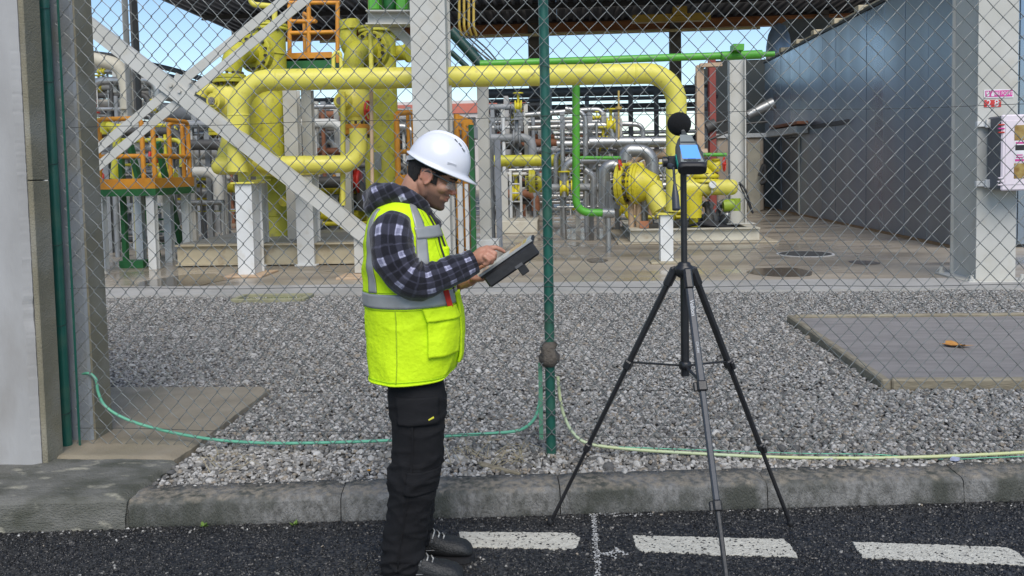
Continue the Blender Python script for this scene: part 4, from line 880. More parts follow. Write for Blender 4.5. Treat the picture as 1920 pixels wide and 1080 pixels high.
f = MB(); f.cyl(P(1380, 372, YV), P(1380, 395, YV), .09, n=12); f.cyl(P(1356, 386, YV), P(1376, 384, YV), .12, n=14); f.build('drain_pot', mat('lime_green', (.3, .42, .03), .5), mv)
pk = thing('pump_set', 'dark pump and pipe cluster under the yellow metering pipe', 'pump', G(1330, 430, gz))
rnd = random.Random(5)
for i in range(9):
    x = 1305+i*7; f = MB(); Y = YV+.3+rnd.random()*.8; f.lathe(P(x, 425-rnd.random()*6, Y), (rnd.uniform(-.4, .4), rnd.uniform(-.3, .3), 1), [(0, .05), (.04, .09), (.2, .1), (.24, .06), (.4, .05), (.42, .08), (.5, .07)], 12); f.build('pump_unit', (GRY, DKS, INS)[i % 3], pk)
f = MB()
for i in range(5): f.tube([P(1290+i*4, 424-i, YV), P(1330+i*3, 412+i*3, YV-.05), P(1365+i*2, 426, YV+.1)], .022, 8, .2)
f.build('hoses', BLK, pk)
f = MB(); f.tube([P(1386, 342, YV-.5), P(1398, 355, YV-.6), P(1408, 390, YV-.6), P(1412, 400, YV-.6)], .02, 8, .1); f.tube([P(1386, 344, YV-.5), P(1400, 375, YV-.6), P(1410, 398, YV-.6)], .014, 8, .1)
solo('black_cable', f, BLK, 'black cable hanging from the white skid post', 'cable')

# insulated silver pipes
ip_ = [([(1098, 392), (1098, 210), (1060, 204)], .06, 19.5, 'thin silver pipe bending left at the top behind the green drop pipe'),
       ([(1113, 395), (1113, 330), (1096, 318)], .075, 18.5, 'short bent silver pipe right of the green drop pipe'),
       ([(1133, 398), (1133, 312), (1160, 308), (1162, 340)], .125, 17.8, 'thick silver insulated pipe with a square bend beside the red handwheel'),
       ([(1145, 395), (1146, 340)], .11, 17.4, 'short thick silver insulated pipe standing next to the green branch'),
       ([(1130, 215), (1130, 300)], .07, 20.5, 'silver riser pipe under the top loop'),
       ([(985, 216), (1105, 206), (1131, 206), (1131, 260)], .07, 21, 'upper silver pipe loop against the sky'),
       ([(990, 240), (1180, 232), (1205, 235), (1206, 262)], .065, 22, 'lower silver pipe loop against the sky'),
       ([(1105, 267), (1248, 266)], .12, 19, 'long horizontal silver insulated pipe behind the yellow drop'),
       ([(1172, 300), (1174, 282), (1222, 283), (1224, 350)], .14, 18.4, 'thick silver insulated elbow behind the ball valve'),
       ([(1040, 258), (1110, 262), (1120, 300)], .05, 20, 'thin silver pipe sloping behind the green drop pipe'),
       ([(955, 320), (1060, 316)], .06, 23, 'far thin silver pipe under the far yellow pipe'),
       ([(1205, 372), (1205, 425)], .11, 17.6, 'silver pipe stub under the ball valve')]
for pth, r_, Y, lb_ in ip_:
    f = MB(); f.tube([P(x, y, Y) for x, y in pth], r_, 14, .3); solo('insulated_pipe', f, INS, lb_, 'pipe')
f = MB(); f.box(P(1142, 392, 17.2), P(1162, 366, 17.4), .01); solo('junction_box', f, GRY, 'small grey box at the foot of the silver pipes', 'box')

# far yellow pipe line
fy = thing('yellow_far_pipe', 'smaller yellow pipe further back, ending in a bend by the middle post', 'pipe', G(1000, 415, gz))
f = MB(); f.tube([P(918, 302, 20), P(1054, 300, 20), P(1060, 345, 20.4), P(1010, 350, 20.8)], .135, 20, .26); f.build('pipe', VES, fy)
f = MB(); bl = MB(); flange(f, bl, P(998, 340, 20.8), (1, 0, 0), .28, .16, 12); fo = f.build('flange', VES, fy); bl.build('bolts', BOLT, fo)
f = MB(); f.cyl(P(985, 342, 20.8), P(1015, 342, 20.8), .16, n=16); f.build('spool', VES, fy)
for x in (945, 1055):
    f = MB(); A = P(x, 320, 20); f.hbeam((A.x, 20, gz), (A.x, 20, A.z-.05), .16, .16, .014, up=(0, 1, 0)); f.build('leg', STL, fy)
fs = thing('white_ladder', 'white ladder frame below the far yellow pipe', 'ladder', G(970, 405, gz))
for x in (957, 976):
    f = MB(); A = P(x, 320, 21); f.box((A.x-.03, 20.97, gz), (A.x+.03, 21.03, A.z)); f.build('stile', WHT, fs)
for y in (345, 362, 378): f = MB(); f.cyl(P(957, y, 21), P(976, y, 21), .02, n=8); f.build('rung', WHT, fs)
f = MB(); A = G(944, 420, gz); B = G(1016, 418, gz); f.box((A.x, 19.6, gz), (B.x, 21, gz+.28), .01); solo('low_plinth', f, CSK, 'cream plinth block under the far yellow pipe', 'plinth')

# --- dark building on the right
def metal_mat():
    m = mat('dark_blue_cladding', (.32, .365, .43), .33, metal=.88, col2=(.22, .255, .305), scale=.9, amt=.35, bump=.012, bscale=1.6, rvar=.10, stretch=(1, 1, .12)); return m
CLAD = metal_mat()
bd = thing('plant_building', 'long dark blue-grey metal-clad building at the right side of the yard', 'building', (8.5, 21.6, gz))
BX, BY0, BY1, BZ = 6.5, 14.85, 28.6, 4.86
f = MB(); f.box((BX+.06, BY0+.06, gz), (13, BY1, BZ-.05)); f.build('core', DKS, bd)
npan = 13; dY = (BY1-BY0)/npan
for i in range(npan):
    y0 = BY0+i*dY
    f = MB(); bow = random.uniform(-.004, .004); f.box((BX+bow, y0+.009, gz+.05 if not 8 < i < 11 else 2.35), (BX+.055, y0+dY-.009, BZ), .006); f.build('cladding_panel', CLAD, bd)
for i in range(6):
    f = MB(); f.box((BX+i*1.05+.006, BY0, gz+.05), (BX+i*1.05+1.044, BY0+.055, BZ), .006); f.build('cladding_panel', CLAD, bd)
f = MB(); f.box((BX-.04, BY0-.04, BZ+.002), (13.05, BY1+.04, BZ+.06)); f.build('roof_trim', BLK, bd)
f = MB(); f.box((BX-.02, BY0-.02, gz), (BX+.05, BY1, gz+.048)); f.build('base_trim', mat('rusty_trim', (.32, .2, .1), .8, scale=5, bump=.05), bd)
f = MB(); f.box((BX-.03, BY0-.035, gz), (BX+.01, BY0-.002, BZ)); f.build('corner_strip', TAN, bd)
for i in range(8):
    f = MB(); y = BY0+1.2+i*1.7; f.box((BX-.05, y, BZ+.07), (BX+.5, y+.28, BZ+.20), .01); f.build('roof_block', mat('pale_timber', (.5, .42, .28), .7, scale=6), bd)
    if i < 7: f = MB(); f.box((BX+.0, y+.4, BZ+.065), (BX+.3, y+1.55, BZ+.12), .01); f.build('roof_packer', MATS['pale_timber'], bd)
# sliding door with canopy
yd0, yd1 = BY0+9*dY, BY0+11*dY
dr = MB(); dr.box((BX+.012, yd0+.05, gz+.05), (BX+.04, yd1-.05, 2.33), .004); dr = dr.build('sliding_door', mat('door_dark_metal', (.15, .155, .165), .4, metal=.15, scale=1.5, bump=.01), bd)
f = MB(); f.box((BX-.05, yd0-.04, gz+.05), (BX-.004, yd0+.04, 2.35)); f.build('door_post', mat('pale_frame', (.55, .52, .42), .5), bd)
for z0, z1 in ((.4, 1.15), (1.25, 2.0)):
    f = MB(); f.box((BX+.002, yd0+1.2, z0), (BX+.012, yd0+1.7, z1), .002); f.build('door_panel', MATS['door_dark_metal'], dr)
f = MB(); f.box((BX-.34, yd0-.9, 2.40), (BX-.003, yd1+.5, 2.62), .02); f.build('door_canopy', INS, bd)
f = MB(); f.box((BX-.4, yd0-1.2, 2.64), (BX-.1, yd1-.2, 2.72), .01); f.build('canopy_beam', RUS, bd)
f = MB(); f.box((BX-.06, yd0-4.2, 2.50), (BX-.004, yd0-1.0, 2.60)); f.build('door_track', DKS, bd)
rnd = random.Random(3); f = MB()
for i in range(12):
    p = P(1545+rnd.uniform(-12, 12), 222+rnd.uniform(-8, 25), yd0-1.3); f.tube([p, p+V(rnd.uniform(-.2, .2), .05, rnd.uniform(-.3, .2)), p+V(rnd.uniform(-.3, .3), 0, rnd.uniform(-.4, .1))], .012, 5)
f.build('loose_wires', BLK, bd)
lt = thing('wall_floodlight', 'dark floodlight arm reaching out left of the metal building door', 'lamp', P(1420, 215, 24))
f = MB(); f.cyl(P(1330, 235, 24), P(1412, 212, 24), .035, n=8); f.build('arm', DKS, lt)
f = MB(); f.cyl(P(1402, 216, 24), P(1450, 193, 24), .12, .16, 14); f.build('lamp_housing', INS, lt)
f = MB(); f.cyl(P(1325, 240, 24), P(1342, 232, 24), .16, n=12); f.tube([P(1330, 262, 24), P(1400, 232, 24), P(1440, 228, 24)], .03, 8); f.build('bracket', DKS, lt)
# beige block and gas bottles between skid and building
hs = thing('beige_kiosk', 'beige kiosk behind the white skid post, beside the dark door', 'kiosk', G(1410, 392, gz))
f = MB(); a = P(1345, 300, 27); b = P(1432, 300, 27); f.box((a.x, 27, gz), (b.x, 30, P(1400, 258, 27).z), .03); f.build('walls', mat('beige_wall', (.5, .41, .31), .7, scale=1, bump=.03), hs)
f = MB(); f.box((a.x-.1, 26.9, P(1400, 258, 27).z+.002), (b.x+.1, 30.1, P(1400, 252, 27).z+.03)); f.build('roof', WHT, hs)
f = MB(); f.box(P(1402, 396, 26.9), P(1424, 268, 26.98)); f.build('door', mat('cream_door', (.55, .5, .38), .6), hs)
f = MB(); f.tube([P(1424, 330, 26.7), P(1434, 300, 26.7), P(1436, 340, 26.7), P(1426, 345, 26.7)], .06, 8, .2); f.build('hose_coil', DKS, hs)
hs = thing('tall_beige_block', 'tall beige block rising behind the white skid post', 'building', G(1390, 385, gz))
f = MB(); a = P(1342, 300, 31); b = P(1462, 300, 31); f.box((a.x, 31, gz), (b.x, 36, P(1400, 112, 31).z), .03); f.build('walls', mat('grey_beige_wall', (.28, .25, .21), .8, scale=.6, bump=.03), hs)
hpost('red_column', 1330, 1344, 108, 400, 24, .3, mat('red_brown_paint', (.28, .06, .045), .6, scale=3), 'red-brown steel column left of the white skid post', 'column')
hpost('tan_column', 1306, 1322, 122, 400, 21, .2, TAN, 'tan steel post right of the yellow drop', 'column')
f = MB(); f.bar(P(1312, 123, 21), P(1353, 121, 21), .2, .09); solo('tan_bracket', f, TAN, 'short tan bracket beam on top of the tan post', 'bracket')

# --- roof of the far shelter
RY0, RY1 = 22, 40
zr = P(1000, 42, RY1).z; xl = P(437, 42, RY1).x
rf = thing('canopy_roof', 'dark corrugated canopy roof across the top of the picture', 'roof', (2, RY1, zr))
ROOF = mat('roof_dark_sheet', (.17, .175, .185), .5, col2=(.13, .135, .14), scale=1, bump=.02)
nsh = 14; wsh = (15-xl)/nsh
for i in range(nsh):
    f = MB(); x0 = xl+i*wsh; pts = []; nr = 6
    for k in range(nr):
        u = x0+wsh*k/nr; q = wsh/nr
        pts += [(u, 0), (u+q*.3, 0), (u+q*.42, .09), (u+q*.88, .09)]
    pts.append((x0+wsh-.004, 0))
    f.add([(x, RY0, zr+.3+z) for x, z in pts]+[(x, RY1, zr+z) for x, z in pts]+[(x, RY0, zr+.315+z) for x, z in pts]+[(x, RY1, zr+.015+z) for x, z in pts],
          [q for k in range(len(pts)-1) for q in ((k, k+1, len(pts)+k+1, len(pts)+k), (2*len(pts)+k, 3*len(pts)+k, 3*len(pts)+k+1, 2*len(pts)+k+1))])
    f.build('roof_sheet', ROOF, rf)
f = MB(); f.box((xl-.1, RY1+.005, zr-.25), (15.2, RY1+.1, zr+.2)); f.build('fascia', DKS, rf)
for y in (26, 31, 36): f = MB(); f.hbeam((xl+.2, y, zr+.0), (15, y, zr+.0), .2, .25, .02); f.build('purlin', DKS, rf)
bm = MB(); A, B = P(560, 71, RY1-.5), P(1640, 32, RY1-.5); bm.hbeam((xl+.5, RY1-.6, (A.z+B.z)/2), (14, RY1-.6, (A.z+B.z)/2), .4, .42, .03)
solo('tie_beam', bm, mat('orange_brown_beam', (.36, .15, .05), .6, col2=(.25, .1, .04), scale=3, bump=.03), 'long orange-brown beam under the far edge of the canopy', 'beam')
f = MB(); f.cyl(P(600, 78, 38), P(1425, 52, 38), .07, n=10); solo('thin_yellow_pipe', f, mat('cream_pipe', (.6, .5, .26), .5), 'thin cream pipe just below the orange-brown beam', 'pipe')
f = MB(); f.box(P(1186, 42, 36), P(1330, 26, 36.4), .02); f.box(P(1262, 30, 35.9), P(1286, 14, 36.3), .02); solo('crane_beam', f, mat('crane_yellow', (.5, .32, .04), .5), 'yellow crane beam hanging under the canopy roof', 'crane')
for x0, x1, lb_ in ((990, 1010, 'dark steel column of the far canopy behind the middle fence post'), (1255, 1276, 'dark steel column of the far canopy behind the yellow drop'), (1530, 1552, 'dark steel column of the far canopy above the metal building')):
    a = P(x0, 60, 39.4); b = P(x1, 60, 39.4); f = MB(); f.hbeam(((a.x+b.x)/2, 39.4, gz), ((a.x+b.x)/2, 39.4, zr), b.x-a.x, .4, .04, up=(0, 1, 0)); solo('canopy_column', f, mat('taupe_steel', (.12, .105, .09), .6, scale=3), lb_, 'column')
f = MB(); f.box(P(1478, 92, 33), P(1600, 40, 34)); solo('dark_duct', f, DKS, 'dark square duct above the far end of the metal building', 'duct')
a = P(1462, 88, 30); f = MB(); f.lathe(P(1460, 102, 31), (0, 0, 1), [(0, .45), (.3, .43), (.7, .36), (1.0, .22), (1.1, .02)], 20); solo('vent_cowl', f, mat('blue_grey_cowl', (.3, .36, .45), .35, metal=.5, scale=2), 'rounded blue-grey vent cowl above the beige block', 'vent')

# --- far left: pipe rack and stacks
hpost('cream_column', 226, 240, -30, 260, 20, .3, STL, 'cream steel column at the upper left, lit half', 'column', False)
hpost('column_shaded_half', 240.5, 256, -30, 210, 20.2, .3, DKS, 'shaded half of the cream column at the upper left, coloured dark', 'column', False)  # shaded side of the same column, its shade given as a dark colour
rk = [([(150, 118), (330, 152), (410, 176)], .22, 30, INS, 'grey overhead pipe sloping at the upper left'), ([(150, 200), (420, 216)], .3, 27, GRY, 'thick grey pipe behind the top of the left platform'), ([(150, 97), (215, 105), (330, 132), (415, 160)], .09, 29, DKS, 'dark thin overhead pipe at the upper left'),
      ([(150, 158), (300, 172), (420, 196)], .32, 33, mat('tan_grey_pipe', (.3, .28, .25), .6, scale=2), 'fat tan-grey pipe in the left background rack'), ([(150, 232), (430, 240)], .16, 26, DKS, 'dark pipe behind the left platform rails'), ([(330, 255), (520, 262)], .1, 26, GRY, 'thin grey pipe between platform and yellow header'), ([(290, 300), (430, 300)], .07, 24, WHT, 'white tube lamp behind the left platform')]
for pth, r_, Y, mt_, lb_ in rk:
    f = MB(); f.tube([P(x, y, Y) for x, y in pth], r_, 14, .4); solo('rack_pipe', f, mt_, lb_, 'pipe')
t = thing('cream_duct', 'cream bent duct beside the dark-coloured shaded column half at the upper left', 'duct', P(232, 260, 22))
f = MB(); f.tube([P(170, 110, 22), P(228, 122, 22), P(240, 170, 22), P(240, 235, 22)], .18, 16, .35); f.build('duct', mat('cream_duct', (.52, .48, .38), .6, scale=3), t)
f = MB(); f.cyl(P(240, 182, 21.9), P(240, 205, 21.9), .2, n=16); f.build('collar', MATS['cream_duct'], t)
lbs = ('first', 'second', 'third', 'fourth', 'fifth', 'sixth', 'seventh', 'eighth')
for i, (x, y0, w_, Y, mt_) in enumerate(((162, 120, 10, 26, WHT), (172, 118, 8, 26.5, GRY), (192, 105, 5, 25, DKS), (200, 110, 4, 25, GRY), (217, 180, 8, 24, GRY), (258, 190, 9, 23, GRY))):
    A = P(x, y0, Y); f = MB(); f.cyl((A.x, Y, gz), A, w_/2*Y/FPX, n=10); solo('rack_post', f, mt_, lbs[i]+' upright from the left in the pipe rack beyond the left platform', 'post', 'pipe rack uprights at the left')
for i, (x, Y) in enumerate(((365, 21), (388, 21.3), (402, 21.5), (412, 22), (342, 23))):
    A = P(x, 215+i*4, Y); f = MB(); f.hbeam((A.x, Y, gz), A, .13, .13, .012, up=(0, 1, 0)); solo('grey_post', f, GRY, lbs[i]+' nearest of five slim grey posts behind the left platform', 'post', 'slim grey posts behind the platform')
f = MB(); A, B = P(300, 400, 22), P(440, 392, 22); f.box((A.x, 22, A.z), (B.x, 22.3, B.z), .01); solo('grey_trough', f, GRY, 'grey horizontal trough behind the left platform legs', 'trough')
# yellow small-bore line at mid left
t = thing('small_yellow_line', 'low yellow valve line behind the left header support', 'pipe', G(400, 440, gz))
f = MB(); f.cyl(P(352, 352, 19), P(440, 352, 19), .11, n=16); f.build('pipe', YEB, t)
f = MB(); f.cyl(P(380, 385, 19), P(380, 322, 19), .13, n=16); f.cyl(P(380, 330, 19), P(380, 322, 19), .18, n=16); f.cyl(P(368, 352, 19), P(372, 352, 19), .22, n=16); f.cyl(P(388, 352, 19), P(392, 352, 19), .22, n=16); f.build('valve_body', YEB, t)
f = MB(); f.box(P(330, 398, 18.9), P(444, 394, 18.92)); f.cyl(P(340, 380, 19), P(340, 368, 19), .1, n=12); f.build('tray', YEB, t)
for x in (355, 380, 425): f = MB(); A = P(x, 362, 19.1); f.box((A.x-.05, 19.05, gz), (A.x+.05, 19.15, A.z)); f.build('leg', GRY, t)
t = thing('orange_valve_group', 'small orange and yellow valves beyond the header near the brace end', 'valve', G(605, 400, gz))
for i, (x, y, r_) in enumerate(((598, 345, .13), (612, 352, .1), (622, 340, .1), (590, 338, .08))):
    f = MB(); f.ell(P(x, y, 19), r_, r_, r_, n=12, m=8); f.cyl(P(x, y, 19), P(x+6, y-12, 19), r_*.4, n=8); f.build('valve_body', (ORA, YEB)[i % 2], t)
f = MB(); f.cyl(P(560, 352, 19.2), P(690, 350, 19.2), .06, n=10); f.build('pipe', GRY, t)
f = MB(); f.cyl(P(600, 352, 19), V(P(600, 352, 19).x, 19, gz), .05, n=8); f.build('leg', GRY, t)
# background buildings and racks closing the yard
t = thing('far_shed', 'long low grey shed closing the yard behind the vessels', 'shed', (-10, 44, gz))
a = P(120, 300, 44).x; b = P(860, 300, 44).x
f = MB(); f.box((a, 44, gz), (b, 52, P(500, 262, 44).z)); f.build('wall', mat('shed_grey', (.20, .20, .20), .7, col2=(.13, .13, .13), scale=.5), t)
f = MB(); f.box((a-.3, 43.6, P(500, 262, 44).z+.01), (b+.3, 52.4, P(500, 236, 44).z)); f.build('roof', mat('shed_roof', (.33, .32, .31), .6, scale=.5), t)
for i in range(9):
    f = MB(); x = lerp(a, b, (i+.5)/9); f.box((x-.7, 43.9, gz), (x+.7, 43.99, 2.2)); f.build('opening', DKS, t)
t = thing('red_white_building', 'white building with a salmon red band behind the pipes at the centre', 'building', (-3, 58, gz))
a = P(560, 300, 58).x; b = P(985, 300, 58).x
f = MB(); f.box((a, 58, gz), (b, 66, P(800, 190, 58).z)); f.build('wall', mat('far_white', (.62, .58, .55), .7, scale=.4), t)
f = MB(); f.box((a-.2, 57.9, P(800, 214, 58).z), (b+.2, 57.98, P(800, 196, 58).z)); f.build('red_band', mat('salmon', (.55, .17, .12), .7, scale=.6), t)
for i in range(10): f = MB(); x = lerp(a, b, (i+.5)/10); f.box((x-.6, 57.88, P(800, 240, 58).z), (x+.6, 57.97, P(800, 222, 58).z)); f.build('window', DKS, t)
t = thing('far_wall', 'pale far wall and tanks seen low behind the skid pipes', 'wall', (6, 60, gz))
a = P(985, 300, 60).x; b = P(1500, 300, 60).x
f = MB(); f.box((a, 60, gz), (b, 61, P(1200, 268, 60).z)); f.build('wall', mat('far_pale_wall', (.5, .49, .46), .8, scale=.3), t)
rnd = random.Random(12)
lr = [('first', 172, .18, 32), ('second', 186, .07, 31), ('third', 200, .10, 33), ('fourth', 209, .06, 30), ('fifth', 250, .07, 31), ('sixth', 262, .12, 34)]
for nm_, y, r_, Y in lr:
    f = MB(); f.cyl(P(900, y+4, Y), P(1345, y-5, Y), r_, n=10); solo('rack_pipe', f, mat('dark_rack', (.09, .092, .098), .5, scale=3) if nm_ != 'fifth' else INS, nm_+' from the top of the dark horizontal rack pipes behind the yellow drop', 'pipe', 'dark rack pipes at the centre')
for i, (x, Y) in enumerate(((905, 30), (1030, 30.5), (1182, 30.5), (1100, 32), (1230, 31), (1320, 31))):
    A = P(x, 165, Y); f = MB(); f.hbeam((A.x, Y, gz), A, .16, .16, .014, up=(0, 1, 0)); solo('rack_upright', f, (DKS, GRY)[i % 2], lbs[i]+' of the slim uprights of the central pipe rack', 'post', 'uprights of the central pipe rack')
f = MB(); f.cyl(P(1160, 170, 18), P(1160, 262, 18), .022, n=8); f.cyl(P(1160, 205, 18), P(1160, 200, 18), .07, n=10); solo('vent_line', f, mat('ochre_pipe', (.55, .4, .12), .5), 'thin ochre vent line hanging right of the green drop pipe', 'pipe')
# clutter of cable trays left and right of the far column
rnd = random.Random(4)
ct = thing('cable_tray_stack', 'stack of dark cable trays and frames behind the far yellow pipe', 'cable tray', G(960, 400, gz))
for i in range(7):
    y = 195+i*17; f = MB(); Y = 27+rnd.random()*4; f.box(P(915+rnd.uniform(-4, 10), y+5, Y), P(1010+rnd.uniform(-20, 25), y, Y+.5)); f.build('tray', (DKS, WHT, GRY, RUS)[i % 4], ct)
for x in (935, 962, 985, 1005): f = MB(); A = P(x, 190, 28); f.box((A.x-.1, 28.6, gz), (A.x+.1, 28.8, A.z)); f.build('frame_post', (GRY, DKS)[x % 2], ct)
f = MB()
for i in range(14): x = 905+rnd.random()*50; f.tube([P(x, 195, 26), P(x+rnd.uniform(5, 20), 215+rnd.uniform(0, 20), 26), P(x+rnd.uniform(20, 45), 240+rnd.uniform(0, 15), 26)], .03, 5)
f.build('loose_cables', BLK, ct)
hpost('concrete_column', 944, 957, 180, 400, 25, .4, CONC, 'weathered concrete column behind the far yellow pipe', 'column')
ct = thing('cable_tray_stack', 'stack of grey trays and reddish units between the two vessels', 'cable tray', G(600, 400, gz))
for i in range(8):
    y = 185+i*19; f = MB(); Y = 30+rnd.random()*3; f.box(P(555, y+7, Y), P(640+rnd.uniform(-3, 3), y, Y+.5)); f.build('tray', (DKS, RUS, GRY, STL, DKS, GRY, WHT, DKS)[i], ct)
for x in (565, 605, 630): f = MB(); A = P(x, 180, 31); f.box((A.x-.08, 31.6, gz), (A.x+.08, 31.8, A.z)); f.build('frame_post', GRY, ct)
ct = thing('machine_row', 'dark machinery row low behind the brace and vessels', 'machinery', G(640, 420, gz))
for i in range(14):
    x = 345+i*27; Y = 24+rnd.random()*5; h_ = rnd.uniform(.6, 1.5); f = MB(); A = P(x, 400, Y)
    if i % 3: f.box((A.x-.3, Y, gz), (A.x+.25, Y+.8, gz+h_), .03)
    else: f.lathe((A.x, Y, gz), (0, 0, 1), [(0, .25), (h_*.8, .25), (h_*.95, .18), (h_, .03)], 14)
    f.build('machine', (DKS, GRY, INS, DKS, RUS)[i % 5], ct)

# --- more pipework filling the depth of the plant
def rack(label, x0, x1, y0, y1, Y, npost, npipe, seed, mats=(GRY, INS, DKS, STL), drops=4):
    rnd = random.Random(seed); t = thing('pipe_rack', label, 'pipe rack', (P((x0+x1)/2, 300, Y).x, Y, gz))
    for i in range(npost):
        A = P(lerp(x0, x1, (i+.5)/npost)+rnd.uniform(-6, 6), y0, Y); f = MB(); f.hbeam((A.x, Y+.1, gz), (A.x, Y+.1, A.z), .11, .11, .012, up=(0, 1, 0)); f.build('upright', (GRY, STL)[i % 2], t)
    for i in range(npipe):
        y = lerp(y0, y1, (i+.5)/npipe)+rnd.uniform(-3, 3); r_ = rnd.choice((.03, .045, .06, .09, .12)); yy = Y+rnd.uniform(-.5, .6)
        a_ = x0+rnd.uniform(-8, 25); b_ = x1-rnd.uniform(-8, 25)
        pth = [P(a_, y, yy), P(b_, y-1, yy)]
        if rnd.random() < .6: pth.append(P(b_+rnd.uniform(-1, 1), min(y+rnd.uniform(25, 80), 395), yy))
        if rnd.random() < .4: pth.insert(0, P(a_, min(y+rnd.uniform(20, 70), 395), yy))
        f = MB(); f.tube(pth, r_, 10, r_*3); f.build('pipe', rnd.choice(mats), t)
        if rnd.random() < .6:
            c = pth[0].lerp(pth[1], rnd.random()); f = MB(); f.lathe(c-V(.1, 0, 0), (1, 0, 0), [(0, r_), (.001, r_*2), (.04, r_*2), (.041, r_*1.3), (.16, r_*1.3), (.161, r_*2), (.2, r_*2), (.201, r_)], 12); f.cyl(c, c+V(0, -.02, r_*4), r_*.4, n=8); f.cyl(c+V(0, -.02, r_*4), c+V(0, -.02, r_*4+.03), r_*1.6, n=12); f.build('line_valve', rnd.choice((YEB, RED, GRY, YEB)), t)
    for i in range(drops):
        x = rnd.uniform(x0, x1); A = P(x, y0+rnd.uniform(0, 40), Y-.3); f = MB(); f.cyl((A.x, A.y, gz), A, rnd.choice((.02, .03, .05)), n=8); f.build('drop_line', rnd.choice(mats), t)
    return t
rack('pipe rack behind the left platform and the cross brace', 300, 430, 225, 390, 18.2, 4, 9, 1)
rack('pipe rack seen between the first vessel and the slim riser', 548, 645, 190, 395, 20.5, 4, 12, 2, (GRY, DKS, RUS, INS, STL))
rack('pipe rack low between the header and the brace end', 590, 700, 335, 440, 17.0, 3, 8, 3, (GRY, WHT, YEB, DKS))
rack('pipe rack left of the far yellow pipe, behind the tablet', 915, 1000, 195, 390, 23.5, 4, 11, 4, (GRY, DKS, WHT, RUS))
rack('pipe rack behind the green drop pipe', 1040, 1165, 210, 395, 19.8, 5, 11, 5, (INS, INS, GRY, STL))
rack('pipe rack behind the ball valve and yellow drop', 1165, 1330, 285, 415, 19.2, 4, 9, 6, (INS, GRY, YEB, TAN))
rack('pipe rack under the left access platform', 170, 330, 380, 455, 17.5, 4, 6, 7, (GRY, WHT, DKS, YEB))
rack('pipe rack at the upper left behind the cream column', 150, 300, 130, 240, 24.5, 4, 8, 8, (GRY, STL, DKS, INS))
rack('dense dark pipe rack far behind the left platform', 160, 440, 235, 420, 25.5, 6, 14, 21, (GRY, DKS, DKS, STL, RUS), 10)
rack('dense pipe rack far behind the header and second vessel', 540, 780, 200, 430, 25, 7, 16, 22, (GRY, DKS, STL, DKS, RUS, INS), 12)
rack('dense pipe rack far behind the middle post', 905, 1160, 225, 410, 26.5, 8, 15, 23, (GRY, DKS, STL, INS, RUS), 12)
t = thing('block_wall', 'grey concrete block wall behind the left platform rails', 'wall', (P(330, 300, 29).x, 29, gz))
bm_ = bpy.data.meshes.new('block'); q = MB(); q.box((-.29, -.1, -.14), (.29, .1, .14), .008); bm_.from_pydata(q.v, [], q.f); bm_.materials.append(mat('grey_block', (.27, .275, .28), .85, scale=1.3, bump=.1))
xa_, xb_ = P(250, 300, 29).x, P(432, 300, 29).x; zt2 = P(340, 226, 29).z; nrow = int((zt2-gz)/.29)
for r__ in range(nrow):
    for c__ in range(int((xb_-xa_)/.6)):
        o = bpy.data.objects.new('block', bm_); COL.objects.link(o); o.parent = t; o.matrix_parent_inverse = Matrix.Translation(-t.location); o.location = (xa_+.3+c__*.6+(.3 if r__ % 2 else 0), 29, gz+.145+r__*.29)
rack('yellow and grey small pipes right behind the left platform rails', 168, 345, 228, 345, 16.2, 3, 8, 31, (YEB, VES, GRY, YEB, DKS), 4)
sb = thing('small_bore_tubing', 'small valves, gauges and tubing clustered on the right metering skid', 'tubing', G(1290, 440, gz))
rnd = random.Random(77)
for i in range(10):
    x = rnd.uniform(1215, 1365); y = rnd.uniform(312, 420); Y = rnd.uniform(16.75, 17.6); c = P(x, y, Y)
    f = MB()
    if i % 3 == 0: f.lathe(c, (rnd.uniform(-.3, .3), -1, .2), [(0, .03), (.01, .075), (.05, .075), (.052, .065)], 16); f.cyl(c, c+V(0, 0, -.16), .014, n=6)
    elif i % 3 == 1: f.lathe(c, (0, 0, 1), [(0, .05), (.02, .09), (.1, .1), (.14, .06), (.22, .05), (.23, .08), (.26, .08)], 14)
    else: f.tube([c, c+V(rnd.uniform(-.2, .2), 0, .2), c+V(rnd.uniform(-.4, .4), .1, .25), c+V(rnd.uniform(-.4, .4), .1, -.2)], .018, 8, .06)
    f.build(('gauge', 'regulator', 'tube')[i % 3], ((WHT, YEB, INS)[i % 3], YEB, GRY, DKS)[rnd.randrange(4)], sb)
nb_ = thing('ball_valve', 'second smaller yellow ball valve just behind the yellow drop', 'valve', G(1290, 436, gz))
c = P(1300, 352, 17.35); f = MB(); f.lathe(c-V(.3, 0, 0), (1, -.1, 0), [(0, .2), (.08, .2), (.1, .16), (.2, .24), (.3, .27), (.4, .24), (.5, .16), (.52, .2), (.6, .2)], 24); f.build('body', YEB, nb_)
f = MB(); bl = MB(); flange(f, bl, c+V(-.28, 0, 0), (1, -.1, 0), .27, .12, 12); fo = f.build('flange', YEB, nb_); bl.build('bolts', BOLT, fo)
f = MB(); f.cyl(c+V(0, 0, -.2), V(c.x, c.y, gz+.25), .09, n=12); f.build('pedestal', YEB, nb_)
f = MB(); f.cyl(c+V(0, 0, .2), c+V(0, 0, .42), .06, n=12); f.cyl(c+V(0, 0, .42), c+V(0, 0, .58), .14, n=16); f.build('stem', YEB, nb_)

